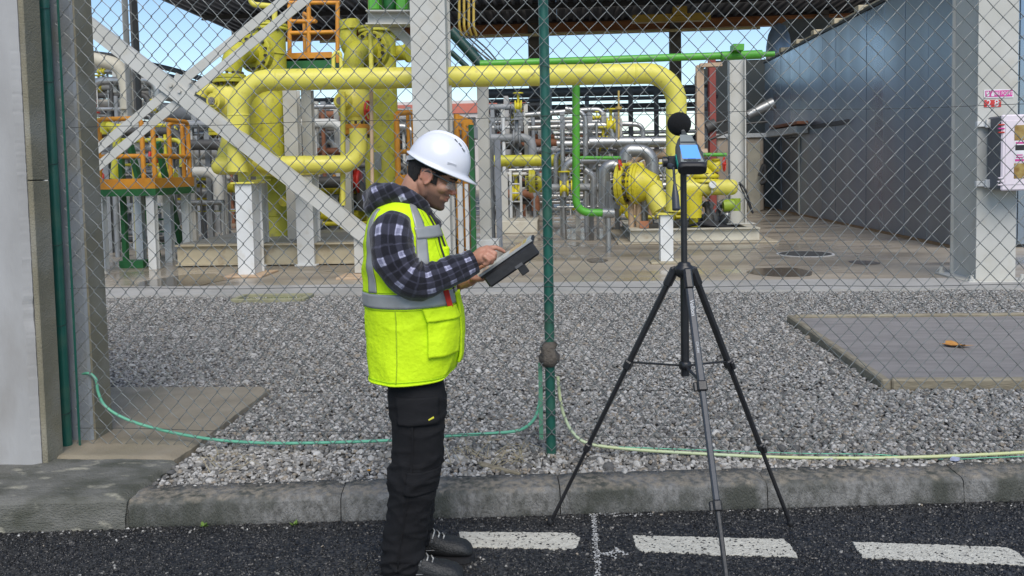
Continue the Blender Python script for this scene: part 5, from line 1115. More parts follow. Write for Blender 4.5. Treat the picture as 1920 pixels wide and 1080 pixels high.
# --- things lying on the yard floor
WAT = bpy.data.materials.new('standing_water'); WAT.use_nodes = True; b_ = WAT.node_tree.nodes['Principled BSDF']; b_.inputs['Base Color'].default_value = (.13, .105, .078, 1); b_.inputs['Roughness'].default_value = .1; b_.inputs['IOR'].default_value = 1.33
def puddle(x, y, rx, ry, seed):
    c = G(x, y, .14); m = MB(); pts = []
    e = G(x+rx, y, .14); k = (e-c).length; kd = abs(G(x, y+ry, .14).y-c.y)
    for i in range(48):
        q = 6.283*i/48; s = 1+.28*noise.noise((math.cos(q)*1.6, math.sin(q)*1.6, seed)); pts.append((c.x+k*s*math.cos(q), c.y+kd*s*math.sin(q), .1405))
    m.add(pts, [tuple(range(48))]); struct('puddle', m, WAT)
for a in ((1465, 510, 62, 9, 1), (345, 527, 72, 14, 2), (1090, 437, 48, 12, 3), (1118, 488, 19, 5, 4), (1076, 457, 12, 4, 5), (1340, 463, 80, 6, 7), (1620, 492, 30, 4, 8)): puddle(*a)
def cover(x, y, rx, label):
    c = G(x, y, .14); r_ = (G(x+rx, y, .14)-c).length; t = thing('manhole_cover', label, 'manhole cover', (c.x, c.y, .137))
    m = MB(); m.lathe((c.x, c.y, .1365), (0, 0, 1), [(0, r_), (.008, r_), (.009, r_*.96)], 40, False); m.build('lid', DKS, t)
    m = MB(); m.lathe((c.x, c.y, .1366), (0, 0, 1), [(0, r_*1.1), (.006, r_*1.1), (.0062, r_*1.005)], 40, False); m.build('frame_ring', CONC, t)
    m = MB()
    for k in range(-4, 5):
        w_ = math.sqrt(max(0, 1-(k/5)**2))*r_*.85; m.box((c.x-w_, c.y+k*r_/5.5-.012, .1456), (c.x+w_, c.y+k*r_/5.5+.012, .149))
    m.build('ribs', DKS, t)
cover(1510, 476, 50, 'round dark manhole cover in the yard near the metal building')
gr = thing('drain_frame', 'sunken drain frame with greenish water at the gravel edge', 'drain', G(510, 562, .1))
c = G(512, 562, .12)
for p0, p1 in (((-.42, -.2), (.42, -.2)), ((-.42, .2), (.42, .2)), ((-.42, -.2), (-.42, .2)), ((.42, -.2), (.42, .2))):
    m = MB(); m.bar((c.x+p0[0], c.y+p0[1], .135), (c.x+p1[0], c.y+p1[1], .135), .06, .06 if p0[0] == p1[0] else .058, ch=.006); m.build('frame_bar', mat('mossy_rim', (.30, .29, .18), .8, scale=10, bump=.1), gr)
m = MB(); m.box((c.x-.39, c.y-.17, .09), (c.x+.39, c.y+.17, .128)); m.build('water', mat('green_water', (.16, .19, .05), .08, scale=5, bump=0), gr)
# ------------------------------------------------------------------ the man
PY0 = 3.45
def Sg(x, y, dy=0): return P(x, y, PY0+dy)
def fuse(mb, voxel, it=2, name='fused'):
    """one continuous skin out of overlapping volumes"""
    me = bpy.data.meshes.new(name); me.from_pydata(mb.v, [], mb.f); o = bpy.data.objects.new(name, me); COL.objects.link(o)
    r = o.modifiers.new('r', 'REMESH'); r.mode = 'VOXEL'; r.voxel_size = voxel; r.use_smooth_shade = True
    if it: s = o.modifiers.new('s', 'SMOOTH'); s.factor = .5; s.iterations = it
    bpy.context.view_layer.update(); dg = bpy.context.evaluated_depsgraph_get()
    out = bpy.data.meshes.new_from_object(o.evaluated_get(dg)); bpy.data.objects.remove(o); out.name = name
    return out
def coords(me):
    a = np.empty(len(me.vertices)*3, np.float32); me.vertices.foreach_get('co', a); return a.reshape(-1, 3)
def displace(me, fn):
    co = coords(me); no = np.empty(len(me.vertices)*3, np.float32); me.vertices.foreach_get('normal', no); no = no.reshape(-1, 3)
    d = np.array([fn(Vector(p)) for p in co], np.float32); co = co+no*d[:, None]; me.vertices.foreach_set('co', co.ravel()); me.update()
def smooth_all(me): me.polygons.foreach_set('use_smooth', [True]*len(me.polygons)); me.update()
def chain(mb, pts, n=14):
    """tapered rounded limb through (point, radius)"""
    for (p, r), (q, s) in zip(pts[:-1], pts[1:]):
        mb.cyl(p, q, r, s, n)
    for p, r in pts: mb.ell(p, r, r, r, n=n, m=8)
def cat_rom(pts, sub=8):
    out = []; A = [np.array(p, float) for p in pts]
    for i in range(len(A)-1):
        p0, p1, p2, p3 = A[max(i-1, 0)], A[i], A[i+1], A[min(i+2, len(A)-1)]
        for k in range(sub):
            t = k/sub; out.append(.5*((2*p1)+(p2-p0)*t+(2*p0-5*p1+4*p2-p3)*t*t+(3*p1-p0-3*p2+p3)*t**3))
    out.append(A[-1]); return out

man = thing('person', 'person in white helmet, lime hi-vis vest and plaid hoodie tapping a tablet', 'person', (P(780, 900, PY0).x, PY0, 0))

# skin, cloth
def skin_mat():
    m = mat('skin', (.47, .25, .165), .48, col2=(.40, .19, .125), scale=16, amt=.5, bump=.03, bscale=220)
    t = m.node_tree; N = t.nodes; L = t.links; b = N['Principled BSDF']; src = b.inputs['Base Color'].links[0].from_socket
    at = N.new('ShaderNodeAttribute'); at.attribute_name = 'beard'; mx = N.new('ShaderNodeMix'); mx.data_type = 'RGBA'; mx.inputs[7].default_value = (.06, .038, .032, 1)
    L.new(src, mx.inputs[6]); L.new(at.outputs['Fac'], mx.inputs[0])
    at2 = N.new('ShaderNodeAttribute'); at2.attribute_name = 'flush'; m2 = N.new('ShaderNodeMix'); m2.data_type = 'RGBA'; m2.inputs[7].default_value = (.46, .14, .10, 1)
    L.new(mx.outputs[2], m2.inputs[6]); L.new(at2.outputs['Fac'], m2.inputs[0]); L.new(m2.outputs[2], b.inputs['Base Color'])
    b.inputs['Subsurface Weight'].default_value = .12; b.inputs['Subsurface Radius'].default_value = (.012, .005, .003); b.inputs['Subsurface Scale'].default_value = .5
    return m
SKIN = skin_mat()
def plaid(name, uv):
    m = bpy.data.materials.new(name); m.use_nodes = True; t = m.node_tree; N = t.nodes; L = t.links; b = N['Principled BSDF']; b.inputs['Roughness'].default_value = .95; b.inputs['Specular IOR Level'].default_value = .15
    b.inputs['Sheen Weight'].default_value = .25
    if uv: u = N.new('ShaderNodeUVMap'); src = u.outputs[0]
    else:
        g_ = N.new('ShaderNodeNewGeometry'); mp = N.new('ShaderNodeMapping'); mp.inputs['Rotation'].default_value = (math.radians(90), 0, math.radians(28)); L.new(g_.outputs['Position'], mp.inputs[0]); src = mp.outputs[0]
    wn = N.new('ShaderNodeTexNoise'); wn.inputs['Scale'].default_value = 26; wn.inputs['Detail'].default_value = 2; L.new(src, wn.inputs[0])
    ad = N.new('ShaderNodeVectorMath'); ad.operation = 'MULTIPLY_ADD'; ad.inputs[1].default_value = (.012, .012, 0); L.new(wn.outputs['Color'], ad.inputs[0]); L.new(src, ad.inputs[2])
    sp = N.new('ShaderNodeSeparateXYZ'); L.new(ad.outputs[0], sp.inputs[0])
    def stripes(sock, period, width, off=0):
        a = N.new('ShaderNodeMath'); a.operation = 'MULTIPLY_ADD'; a.inputs[1].default_value = 1/period; a.inputs[2].default_value = off; L.new(sock, a.inputs[0])
        f = N.new('ShaderNodeMath'); f.operation = 'FRACT'; L.new(a.outputs[0], f.inputs[0])
        p = N.new('ShaderNodeMath'); p.operation = 'PINGPONG'; p.inputs[1].default_value = .5; L.new(f.outputs[0], p.inputs[0])
        q = N.new('ShaderNodeMapRange'); q.inputs[1].default_value = width/2+.02; q.inputs[2].default_value = width/2-.02; L.new(p.outputs[0], q.inputs[0]); return q.outputs[0]
    def M_(op, a, b_):
        k = N.new('ShaderNodeMath'); k.operation = op
        for i, s in enumerate((a, b_)):
            if isinstance(s, (int, float)): k.inputs[i].default_value = s
            else: L.new(s, k.inputs[i])
        return k.outputs[0]
    per = .084
    bu, bv = stripes(sp.outputs[0], per, .30), stripes(sp.outputs[1], per, .30)
    tu, tv = stripes(sp.outputs[0], per, .07, .5), stripes(sp.outputs[1], per, .07, .5)
    nu, nv = stripes(sp.outputs[0], per/4.2, .35, .2), stripes(sp.outputs[1], per/4.2, .35, .2)
    cross = M_('MULTIPLY', bu, bv); fine = M_('ADD', .55, M_('MULTIPLY', M_('ADD', nu, nv), .3))
    band = M_('MAXIMUM', bu, bv); thin = M_('MAXIMUM', tu, tv)
    fac = M_('ADD', M_('ADD', M_('MULTIPLY', band, .10), M_('MULTIPLY', thin, .10)), M_('MULTIPLY', M_('MULTIPLY', cross, fine), .70))
    n2 = N.new('ShaderNodeTexNoise'); n2.inputs['Scale'].default_value = 60; n2.inputs['Detail'].default_value = 3; L.new(src, n2.inputs[0])
    fac = M_('MULTIPLY', fac, M_('ADD', .55, M_('MULTIPLY', n2.outputs[0], .9)))
    cr = N.new('ShaderNodeValToRGB'); cr.color_ramp.elements[0].color = (.013, .013, .019, 1); cr.color_ramp.elements[1].color = (.50, .50, .64, 1)
    e = cr.color_ramp.elements.new(.12); e.color = (.04, .04, .058, 1); e = cr.color_ramp.elements.new(.45); e.color = (.17, .17, .25, 1)
    L.new(fac, cr.inputs[0]); L.new(cr.outputs[0], b.inputs['Base Color'])
    bp = N.new('ShaderNodeBump'); bp.inputs['Strength'].default_value = .4; bp.inputs['Distance'].default_value = .004; n3 = N.new('ShaderNodeTexNoise'); n3.inputs['Scale'].default_value = 240; L.new(src, n3.inputs[0]); L.new(n3.outputs[0], bp.inputs['Height']); L.new(bp.outputs[0], b.inputs['Normal'])
    MATS[name] = m; return m
PLU = plaid('plaid_fleece', True); PLP = plaid('plaid_fleece_hood', False)
LIME = mat('hi_vis_lime', (.66, .93, .016), .7, col2=(.56, .79, .014), scale=5, bump=.10, bscale=55, spec=.2)
REFL = mat('reflective_tape', (.36, .365, .36), .45, col2=(.30, .305, .30), scale=12, bump=.02, metal=.25)
TRS = mat('black_work_cloth', (.007, .007, .0085), .75, col2=(.011, .011, .013), scale=6, bump=.15, bscale=420, spec=.3)
LEA = mat('black_boot_leather', (.016, .017, .018), .5, scale=20, bump=.12, bscale=160)
HAIR = mat('dark_hair', (.010, .008, .008), .7, col2=(.02, .016, .014), scale=90, bump=.5, bscale=300)
HELM = mat('helmet_white_plastic', (.72, .73, .78), .28, col2=(.68, .69, .74), scale=4, bump=.004, coat=.15)

# ---- head frame
TILT = R_(25); H0 = Sg(810, 331, 0)
hf = V(math.cos(TILT), 0, -math.sin(TILT)); hu = V(math.sin(TILT), 0, math.cos(TILT)); hl = V(0, 1, 0)
def Hd(f, u, l=0): return H0+hf*f+hu*u+hl*l
HT = np.array([[-.116, .080, .030, .020], [-.110, .090, .006, .036], [-.098, .094, -.022, .047], [-.082, .0905, -.044, .056], [-.060, .093, -.064, .063], [-.030, .0935, -.086, .069],
               [-.005, .090, -.097, .072], [.012, .088, -.101, .073], [.032, .094, -.103, .075], [.060, .090, -.101, .075], [.088, .072, -.088, .064], [.108, .045, -.064, .046], [.120, .012, -.030, .016]])
def head_ring(u, n=40, off=0):
    F, B, W = (np.interp(u, HT[:, 0], HT[:, k]) for k in (1, 2, 3)); out = []
    c = B+(F-B)*.46
    for i in range(n):
        a = 2*math.pi*i/n; ca, sa = math.cos(a), math.sin(a)
        p = 2/2.35; fx = math.copysign(abs(ca)**p, ca); ly = math.copysign(abs(sa)**p, sa)
        if ca > 0: fx = math.copysign(abs(ca)**.95, ca)
        out.append(Hd(c+fx*((F-c) if ca > 0 else (c-B))+off*ca, u, ly*W+off*sa))
    return out
body = MB()
body.rings([head_ring(u) for u in np.linspace(-.116, .120, 40)], True, True)
# nose, lips, chin, brow, cheek, ears
for p in (((.088, .014, .007), (.100, -.006, .0085), (.1105, -.023, .0115)),):
    chain(body, [(Hd(a, b), r) for a, b, r in p])
body.ell(Hd(.104, -.030), .010, .017, .009)
body.ell(Hd(.093, -.0525), .0105, .023, .006); body.ell(Hd(.091, -.067), .011, .021, .0065); body.ell(Hd(.080, -.100), .019, .024, .017)
body.ell(Hd(.084, .034), .013, .056, .010)
for s in (-1, 1):
    body.ell(Hd(.062, -.022, s*.046), .028, .022, .022); body.ell(Hd(-.012, -.004, s*.076), .019, .008, .031)
    chain(body, [(Hd(-.012+.021*math.cos(q)+.002, -.003+.031*math.sin(q), s*(.080)), .0052) for q in np.linspace(-1.2, 3.6, 9)], 8)
    chain(body, [(Hd(.005, -.07, s*.046), .022), (Hd(-.02, -.035, s*.056), .022)])
# neck, trunk, legs under the clothes
chain(body, [(Hd(-.035, -.05), .066), (Sg(768, 380), .062), (Sg(752, 415), .070)], 20)
chain(body, [(Sg(752, 430), .10), (Sg(760, 520), .12), (Sg(772, 640), .12), (Sg(776, 690), .11)], 20)
# near arm follows the sleeve, far arm behind
ARM = [(744, 421, -.155, .058), (735, 437, -.207, .081), (735, 470, -.231, .084), (753, 508, -.234, .078), (784, 527, -.226, .0745), (822, 519, -.200, .066), (858, 503, -.172, .057), (889, 489, -.147, .0485)]
FARM = [(750, 418, .15, .07), (744, 440, .205, .088), (760, 490, .225, .08), (795, 536, .21, .07), (828, 541, .15, .056), (850, 538, .115, .047)]
chain(body, [(Sg(x, y, d), max(.03, r*.56)) for x, y, d, r in ARM]); chain(body, [(Sg(x, y, d), max(.03, r*.56)) for x, y, d, r in FARM])
def hand(pts): chain(body, [(Sg(x, y, d), r) for x, y, d, r in pts], 10)
hand([(880, 491, -.148, .027), (893, 485, -.145, .0275), (904, 476, -.142, .029), (913, 471, -.140, .024)]); hand([(893, 487, -.150, .026), (905, 483, -.160, .027), (912, 480, -.163, .021)])
hand([(913, 466, -.135, .0125), (929, 464.5, -.125, .0105), (938, 467.5, -.117, .0090), (945.5, 472, -.110, .0070)])           # index reaching the screen
hand([(915, 470, -.155, .0120), (928, 475, -.155, .0105), (927, 485, -.148, .0095), (919, 489, -.142, .0085)])
hand([(914, 476, -.170, .0115), (925, 483, -.171, .0100), (922, 492, -.164, .0092), (914, 494, -.157, .0082)])
hand([(909, 481, -.183, .0105), (917, 488, -.184, .0092), (914, 495, -.178, .0084), (908, 496, -.172, .0074)])
hand([(898, 487, -.120, .0150), (911, 494, -.108, .0115), (921, 492, -.100, .0090)])
hand([(848, 538, .110, .026), (862, 533, .095, .0245), (874, 528, .075, .027), (884, 523, .06, .024)]); hand([(868, 530, .05, .024), (882, 526, .03, .024), (889, 522, .03, .02)])
for k, (d0, ex) in enumerate(((.075, 0), (.05, 4), (.025, 4), (.003, 0))):
    hand([(886, 524-k*.3, d0, .0115), (900+ex, 524-k*.3, d0-.005, .0105), (912+ex, 517, d0-.008, .0095), (919+ex, 511, d0-.01, .0078)])
hand([(878, 520, .085, .0145), (890, 507, .075, .0115), (902, 500, .055, .0100), (910, 497, .045, .0085)])
# legs reach into the boots
NLEG = [(776, 690, -.068, .095), (779, 715, -.075, .108), (781, 745, -.086, .118), (783, 800, -.102, .110), (781, 855, -.105, .102), (776, 905, -.108, .098), (767, 955, -.11, .092), (758, 1005, -.112, .088), (754, 1045, -.113, .087), (754, 1072, -.113, .084)]
FLEG = [(782, 690, .075, .098), (785, 720, .085, .112), (788, 760, .092, .112), (787, 830, .098, .103), (783, 890, .10, .095), (776, 945, .102, .088), (774, 990, .102, .084), (777, 1014, .102, .080)]
for L_ in (NLEG, FLEG): chain(body, [(Sg(x, y, d), r*.5) for x, y, d, r in L_])
for xp, yp, d in ((754, 1075, -.113), (777, 1022, .102)):
    p = Sg(xp, yp, d); chain(body, [(V(p.x, p.y, .12), .035), (V(p.x+.02, p.y, .06), .034), (V(p.x+.13, p.y, .045), .026)])
me = fuse(body, .0034, 2, 'body')
co = coords(me); rel = co-np.array(H0); f_ = rel@np.array(hf); u_ = rel@np.array(hu); l_ = np.abs(rel[:, 1])
sm = lambda x, a, b: np.clip((x-a)/(b-a), 0, 1)
hd_ = (np.abs(u_) < .14) & (np.abs(f_) < .13)
beard = np.where(hd_, sm(-u_, .022, .062)*sm(f_, -.035, .02)*(1-.8*np.exp(-((u_+.06)/.008)**2)*(f_ > .07)), 0)
beard = np.maximum(beard*(1-sm(-u_, .12, .15)), np.where(hd_, np.exp(-((u_+.044)/.007)**2)*(f_ > .078)*.9, 0))*.84
flush = np.where(hd_, np.exp(-((f_-.11)**2+(u_+.026)**2)/.018**2)*.55+np.exp(-((f_+.012)**2+(u_)**2)/.03**2)*(l_ > .06)*.45+np.exp(-((u_+.06)/.009)**2)*(f_ > .08)*(l_ < .03)*.5, .12)
for nm, arr in (('beard', beard), ('flush', flush)):
    at = me.attributes.new(nm, 'FLOAT', 'POINT'); at.data.foreach_set('value', arr.astype(np.float32))
link('body', me, SKIN, man)
# eyes and brows
for s in (-1, 1):
    e = MB(); e.ell(Hd(.0835, .009, s*.033), .006, .014, .0055); eo = e.build('eye', mat('eye_dark', (.05, .04, .035), .2, bump=0), man)
    e = MB(); chain(e, [(Hd(.096, .025, s*.014), .004), (Hd(.0935, .030, s*.034), .0045), (Hd(.078, .027, s*.055), .003)], 8); e.build('eyebrow', HAIR, man)
e = MB(); chain(e, [(Hd(.079, -.0635, -.026), .0018), (Hd(.0955, -.0600, -.010), .0026), (Hd(.0975, -.0597, 0), .0028), (Hd(.0955, -.0600, .010), .0026), (Hd(.079, -.0635, .026), .0018)], 8); e.build('mouth', mat('lip_line', (.14, .05, .04), .5, bump=0), man)
# hair below the helmet
hm = MB(); us = np.linspace(-.062, .066, 34); nn = 72; grid = [head_ring(u, nn, .007) for u in us]
vsid = {}; fs = []
def hair_ok(i, j):
    u = us[i]; a = 2*math.pi*(j % nn)/nn; F, B = np.interp(u, HT[:, 0], HT[:, 1]), np.interp(u, HT[:, 0], HT[:, 2]); c = B+(F-B)*.46
    ca = math.cos(a); f = c+ca*((F-c) if ca > 0 else (c-B)); j_ = .004*noise.noise((u*90, a*9, 0))
    if u > .03: return f < .060+j_
    if u > -.028: return (f < -.034+j_) or (.008 < f < .034+j_ and u > -.022) or (u > .026 and f < .04)
    return f < -.034-(-.028-u)*.55+j_
for i in range(len(us)-1):
    for j in range(nn):
        if hair_ok(i, j) and hair_ok(i+1, j+1): fs.append((i*nn+j, i*nn+(j+1) % nn, (i+1)*nn+(j+1) % nn, (i+1)*nn+j))
hm.add([p for r in grid for p in r], fs, True); ho = hm.build('hair', HAIR, man)
md = ho.modifiers.new('thick', 'SOLIDIFY'); md.thickness = .006; md.offset = -1
# ---- helmet
he = MB(); na = 72; A_, B_, Hh, cu = .129, .108, .126, .052; cf = .004
def dome(sc, base_u, top, n=18):
    out = []
    for k in range(n+1):
        t = k/n*math.pi/2; out.append((max(.001, math.cos(t)**.82*sc), base_u+top*math.sin(t)**1.05))
    return out
def hring(s, u, lip=0, drop=0):
    r_ = []
    for i in range(na):
        a = 2*math.pi*i/na; ca, sa = math.cos(a), math.sin(a); pk = max(0, ca)**2.2
        back = max(0, -ca)**3
        r_.append(Hd(cf+(A_*s+lip*(1+4.6*pk))*ca, u-drop*(pk*.9-.2)+.006*back*drop*10-(.010*sa*sa if drop else 0), (B_*s+lip)*sa))
    return r_
rings_ = [hring(.955, cu+.001, 0, .001), hring(1.0, cu-.004, .0085, .012), hring(1.0, cu+.001, .0095, .012), hring(1.0, cu+.006, .002, .004)]+[hring(s, u) for s, u in dome(1.0, cu+.010, Hh)]
he.rings(rings_, True, False)
he.rings([hring(s, u) for s, u in [(.955, cu+.001)]+dome(.955, cu+.008, Hh-.006)][::-1], True, False)
hel = he.build('helmet', HELM, man)
def dpt(a, t, off=0):       # point on the dome surface
    ca, sa = math.cos(a), math.sin(a); s = math.cos(t)**.82
    p = Hd(cf+A_*s*ca, cu+.010+Hh*math.sin(t)**1.05, B_*s*sa); c = Hd(cf, cu+.02); return p+(p-c).normalized()*off
for off in (-.030, 0, .030):
    r_ = MB(); pts = []
    for k in range(15):
        f = lerp(-.095, .095, k/14); q = min(.999, math.hypot((f)/A_, off/B_)); t = math.acos(q**(1/.82)); pts.append(Hd(cf+f, cu+.0085+Hh*math.sin(t)**1.05, off))
    r_.tube(pts, lambda t: .0062*math.sin(math.pi*min(max(t, .03), .97))**.4, 8); r_.build('ridge', HELM, hel)
VENT = mat('painted_vent_shadow', (.10, .12, .13), .6, bump=0)  # dark colour paints the shade of the vent holes; the boxes are solid
for k, f in enumerate((.035, .056, .075)):
    q = min(.999, math.hypot(f/A_, .048/B_)); t = math.acos(q**(1/.82))
    for s in (-1, 1):
        r_ = MB(); p = Hd(cf+f, cu+.0105+Hh*math.sin(t)**1.05, s*.048); r_.obox(p, hf*.0075-hu*.004, hl*.0035, hu*.0018+hf*.001); r_.build('vent', VENT, hel)
r_ = MB(); p = dpt(-1.05, .16, .0015); p = dpt(-1.05, .16, -.0008); r_.obox(p, V(.016, .009, -.006), V(.002, -.003, .007), V(.0006, -.0012, 0)); r_.build('slot_cover', HELM, hel)
r_ = MB(); hb0 = [[Hd(cf+(.104)*math.cos(a)-.006, u, .088*math.sin(a)) for a in [2*math.pi*i/40 for i in range(40)]] for u in (.052, .072)]; hb1 = [[Hd(cf+(.107)*math.cos(a)-.006, u, .091*math.sin(a)) for a in [2*math.pi*i/40 for i in range(40)]] for u in (.072, .052)]
r_.rings(hb0+hb1+[hb0[0]], True, False); r_.build('headband', mat('headband_grey', (.20, .20, .21), .6, bump=.02), hel)
r_ = MB(); r_.bar(Hd(-.118, .030, -.040), Hd(-.085, .048, -.078), .018, .005, up=hl, ch=.001); r_.bar(Hd(-.118, .030, .040), Hd(-.085, .048, .078), .018, .005, up=hl, ch=.001); r_.cyl(Hd(-.122, .026, 0), Hd(-.108, .026, 0), .020, n=16); r_.bar(Hd(-.114, .026, -.05), Hd(-.114, .026, .05), .022, .004, up=hf, ch=.001); r_.build('ratchet_strap', mat('strap_white', (.6, .6, .62), .5, bump=0), hel)
# ---- safety glasses
gl = MB(); rg = []
for u in np.linspace(-.013, .021, 7):
    rg.append([Hd(.112-.034*(abs(l)/.068)**2.4-.05*abs(u-.004)**1.2, u+.0-.004*(abs(l)/.07), l) for l in np.linspace(-.069, .069, 29)])
gl.rings(rg, True, False, False)
GLS = bpy.data.materials.new('clear_lens'); GLS.use_nodes = True; b_ = GLS.node_tree.nodes['Principled BSDF']; b_.inputs['Base Color'].default_value = (.75, .8, .82, 1); b_.inputs['Roughness'].default_value = .06; b_.inputs['Alpha'].default_value = .14; b_.inputs['Specular IOR Level'].default_value = .5
go = gl.build('safety_glasses', GLS, man); md = go.modifiers.new('t', 'SOLIDIFY'); md.thickness = .0018
FRM = mat('glasses_frame', (.07, .07, .075), .35, bump=0)
for s in (-1, 1):
    r_ = MB(); r_.tube([Hd(.080, .012, s*.070), Hd(.045, .016, s*.078), Hd(-.012, .020, s*.081), Hd(-.034, .010, s*.080)], .0042, 8); r_.build('temple_arm', FRM, go)
r_ = MB(); r_.tube([Hd(.112-.034*(abs(l)/.068)**2.4, .020-.004*(abs(l)/.07), l) for l in np.linspace(-.069, .069, 21)], .0016, 8); r_.build('brow_bar', FRM, go)

# ---- sleeves, hood
def sleeve(path, name):
    pts = cat_rom([tuple(Sg(x, y, d))+(r,) for x, y, d, r in path], 14); n = 44
    T = []; P3 = [Vector(p[:3]) for p in pts]
    for i in range(len(P3)): T.append((P3[min(i+1, len(P3)-1)]-P3[max(i-1, 0)]).normalized())
    a = V(0, -1, 0); rg = []; al = [0]
    for i in range(1, len(P3)): al.append(al[-1]+(P3[i]-P3[i-1]).length)
    for i, p in enumerate(P3):
        a = (a-T[i]*a.dot(T[i])).normalized(); b = T[i].cross(a); row = []
        bend = math.exp(-((al[i]-al[-1]*.55)/.10)**2)
        for k in range(n):
            q = 2*math.pi*k/n; dirv = a*math.cos(q)+b*math.sin(q); r = pts[i][3]
            sp_ = p+dirv*r
            w_ = .010*noise.noise(sp_*11)+.005*noise.noise(sp_*27)
            w_ += .0075*bend*math.sin(al[i]*150+2.5*math.sin(q)+3*noise.noise(sp_*9))*max(0, .4+.6*dirv.z)
            if al[i] > al[-1]-.03: w_ *= .4; r *= 1.03
            row.append(p+dirv*(r+w_))
        rg.append(row)
    last = rg[-1]; c = P3[-1]; rg.append([c+(p-c)*.80+T[-1]*.002 for p in last]); rg.append([c+(p-c)*.78-T[-1]*.05 for p in last]); al += [al[-1]+.01, al[-1]+.03]
    m = MB(); m.rings(rg, True, False, True, uvs=lambda i, j: (j/n*.50+.02, al[i]))
    return m
hoodie = sleeve(ARM, 'sleeve').build('near_sleeve', PLU, man, label='plaid fleece sleeve nearest the camera'); sleeve(FARM, 'sleeve').build('far_sleeve', PLU, man)
hd2 = MB()
chain(hd2, [(Sg(x, y, d), r) for x, y, d, r in ((803, 404, -.035, .024), (790, 385, -.072, .030), (765, 372, -.092, .036), (735, 362, -.100, .044), (712, 368, -.075, .050), (704, 374, 0, .054), (712, 368, .075, .050), (735, 362, .100, .044), (765, 372, .092, .036), (790, 385, .072, .030), (803, 404, .035, .024))])
hd2.ell(Sg(707, 386, 0), .052, .11, .052); hd2.ell(Sg(735, 372, 0), .08, .085, .045); chain(hd2, [(Sg(770, 400, 0), .085), (Sg(795, 415, 0), .055), (Sg(806, 425), .045)])
hme = fuse(hd2, .006, 3, 'hood'); displace(hme, lambda p: .009*noise.noise(p*14)+.006*noise.noise(p*30)-.006*abs(noise.noise(p*19))); smooth_all(hme); link('hood', hme, PLP, man)

# ---- vest
VR = np.array([(724, 696, 851, .200), (712, 695, 857, .203), (680, 693, 862, .205), (640, 690, 864, .207), (600, 688, 863, .207), (570, 687, 857, .205), (545, 686, 853, .205), (510, 685, 848, .205), (480, 685, 841, .203), (455, 686, 833, .203), (432, 690, 825, .205), (414, 696, 816, .203), (400, 704, 807, .192), (388, 715, 797, .160), (378, 731, 786, .110)], float)
def vrow(py):
    o = np.argsort(VR[:, 0]); return [np.interp(py, VR[o, 0], VR[o, k]) for k in (1, 2, 3)]
def vpt(th, py, off=0, wr=True):
    b0, f0, hw = vrow(py); A = Sg(b0, py); B = Sg(f0, py); c = (A+B)/2; a = (B.x-A.x)/2; ca, sa = math.cos(th), math.sin(th); e = 2/2.3
    hem = max(0, (py-690)/34); x = c.x+math.copysign(abs(ca)**e, ca)*(a+off); y = PY0+math.copysign(abs(sa)**e, sa)*(hw+off); z = P(765, py, PY0-.195).z+hem*.022*max(0, ca)**3
    p = V(x, y, z)
    if wr:
        d = .007*noise.noise((p.x*6, p.y*6, p.z*3))+.0035*noise.noise((p.x*17, p.y*17, p.z*7))
        low = max(0, min(1, (py-560)/120)); d += low*.008*math.sin(th*7+1.3*math.sin(py*.03))*(.6+.4*noise.noise((th*2, py*.02, 1)))
        d += .004*math.sin(py*.11+3*math.sin(th*2))*max(0, 1-abs(py-500)/60)
        rd = lambda a, b, c: (1-min(1, abs(noise.noise((a, b, c)))*2.6))**2
        d += (.003+.004*low)*rd(p.x*5+p.z*3, p.y*5, p.z*4)+.0035*rd(p.x*9-p.z*8, p.y*9, p.z*9+4)*max(.25, 1-abs(py-610)/70)-.003
        n_ = V(ca/a, sa/hw, 0).normalized(); p += n_*d
    return p
nt_, nr_ = 180, 150; pys = np.linspace(724, 378, nr_)
vm = MB(); vm.rings([[vpt(2*math.pi*j/nt_, py) for j in range(nt_)] for py in pys], True, False)
vest = vm.build('hi_vis_vest', LIME, man); md = vest.modifiers.new('t', 'SOLIDIFY'); md.thickness = .003; md.offset = -1
def patch(name, th0, th1, py0, py1, off, mtl, parent, nu=24, nv=16, sk=0, edge=True):
    """a piece of cloth lying on the vest: th in degrees, sk shears it along the height"""
    m = MB(); gr_ = []
    for i in range(nv+1):
        v = i/nv; py = lerp(py0, py1, v); row = []
        for j in range(nu+1):
            th = R_(lerp(th0, th1, j/nu)+sk*(v-.5)); row.append(vpt(th, py, off))
        gr_.append(row)
    W = nu+1; vs = [p for r in gr_ for p in r]; fs = [(i*W+j, i*W+j+1, (i+1)*W+j+1, (i+1)*W+j) for i in range(nv) for j in range(nu)]
    if th1 > th0: fs = [f[::-1] for f in fs] if py0 < py1 else fs
    m.add(vs, fs, True); o = m.build(name, mtl, parent); md = o.modifiers.new('t', 'SOLIDIFY'); md.thickness = off*.92; md.offset = -1 if False else 0
    return o
patch('reflective_band', -180, 180, 552, 579, .0035, REFL, vest, 132, 6)
patch('reflective_band', -66, -49, 550, 384, .0035, REFL, vest, 5, 40, 24)
patch('reflective_band', -136, -122, 550, 392, .0035, REFL, vest, 5, 40, -8)
patch('reflective_band', -62, -8, 449, 427, .005, REFL, vest, 20, 5)
patch('zip_tape', -13, -10, 560, 392, .004, BLK, vest, 2, 40)
patch('zip_tape', -24, -21.5, 545, 392, .004, BLK, vest, 2, 40, 8)
patch('front_edge', -9, 9, 700, 560, .010, LIME, vest, 8, 24)
pk_ = patch('pocket', -66, -17, 672, 584, .012, LIME, vest, 24, 20); patch('pocket_flap', -69, -20, 604, 580, .018, LIME, vest, 24, 8, -3)
SEAM = mat('lime_seam', (.42, .62, .012), .8, bump=.1, bscale=200)
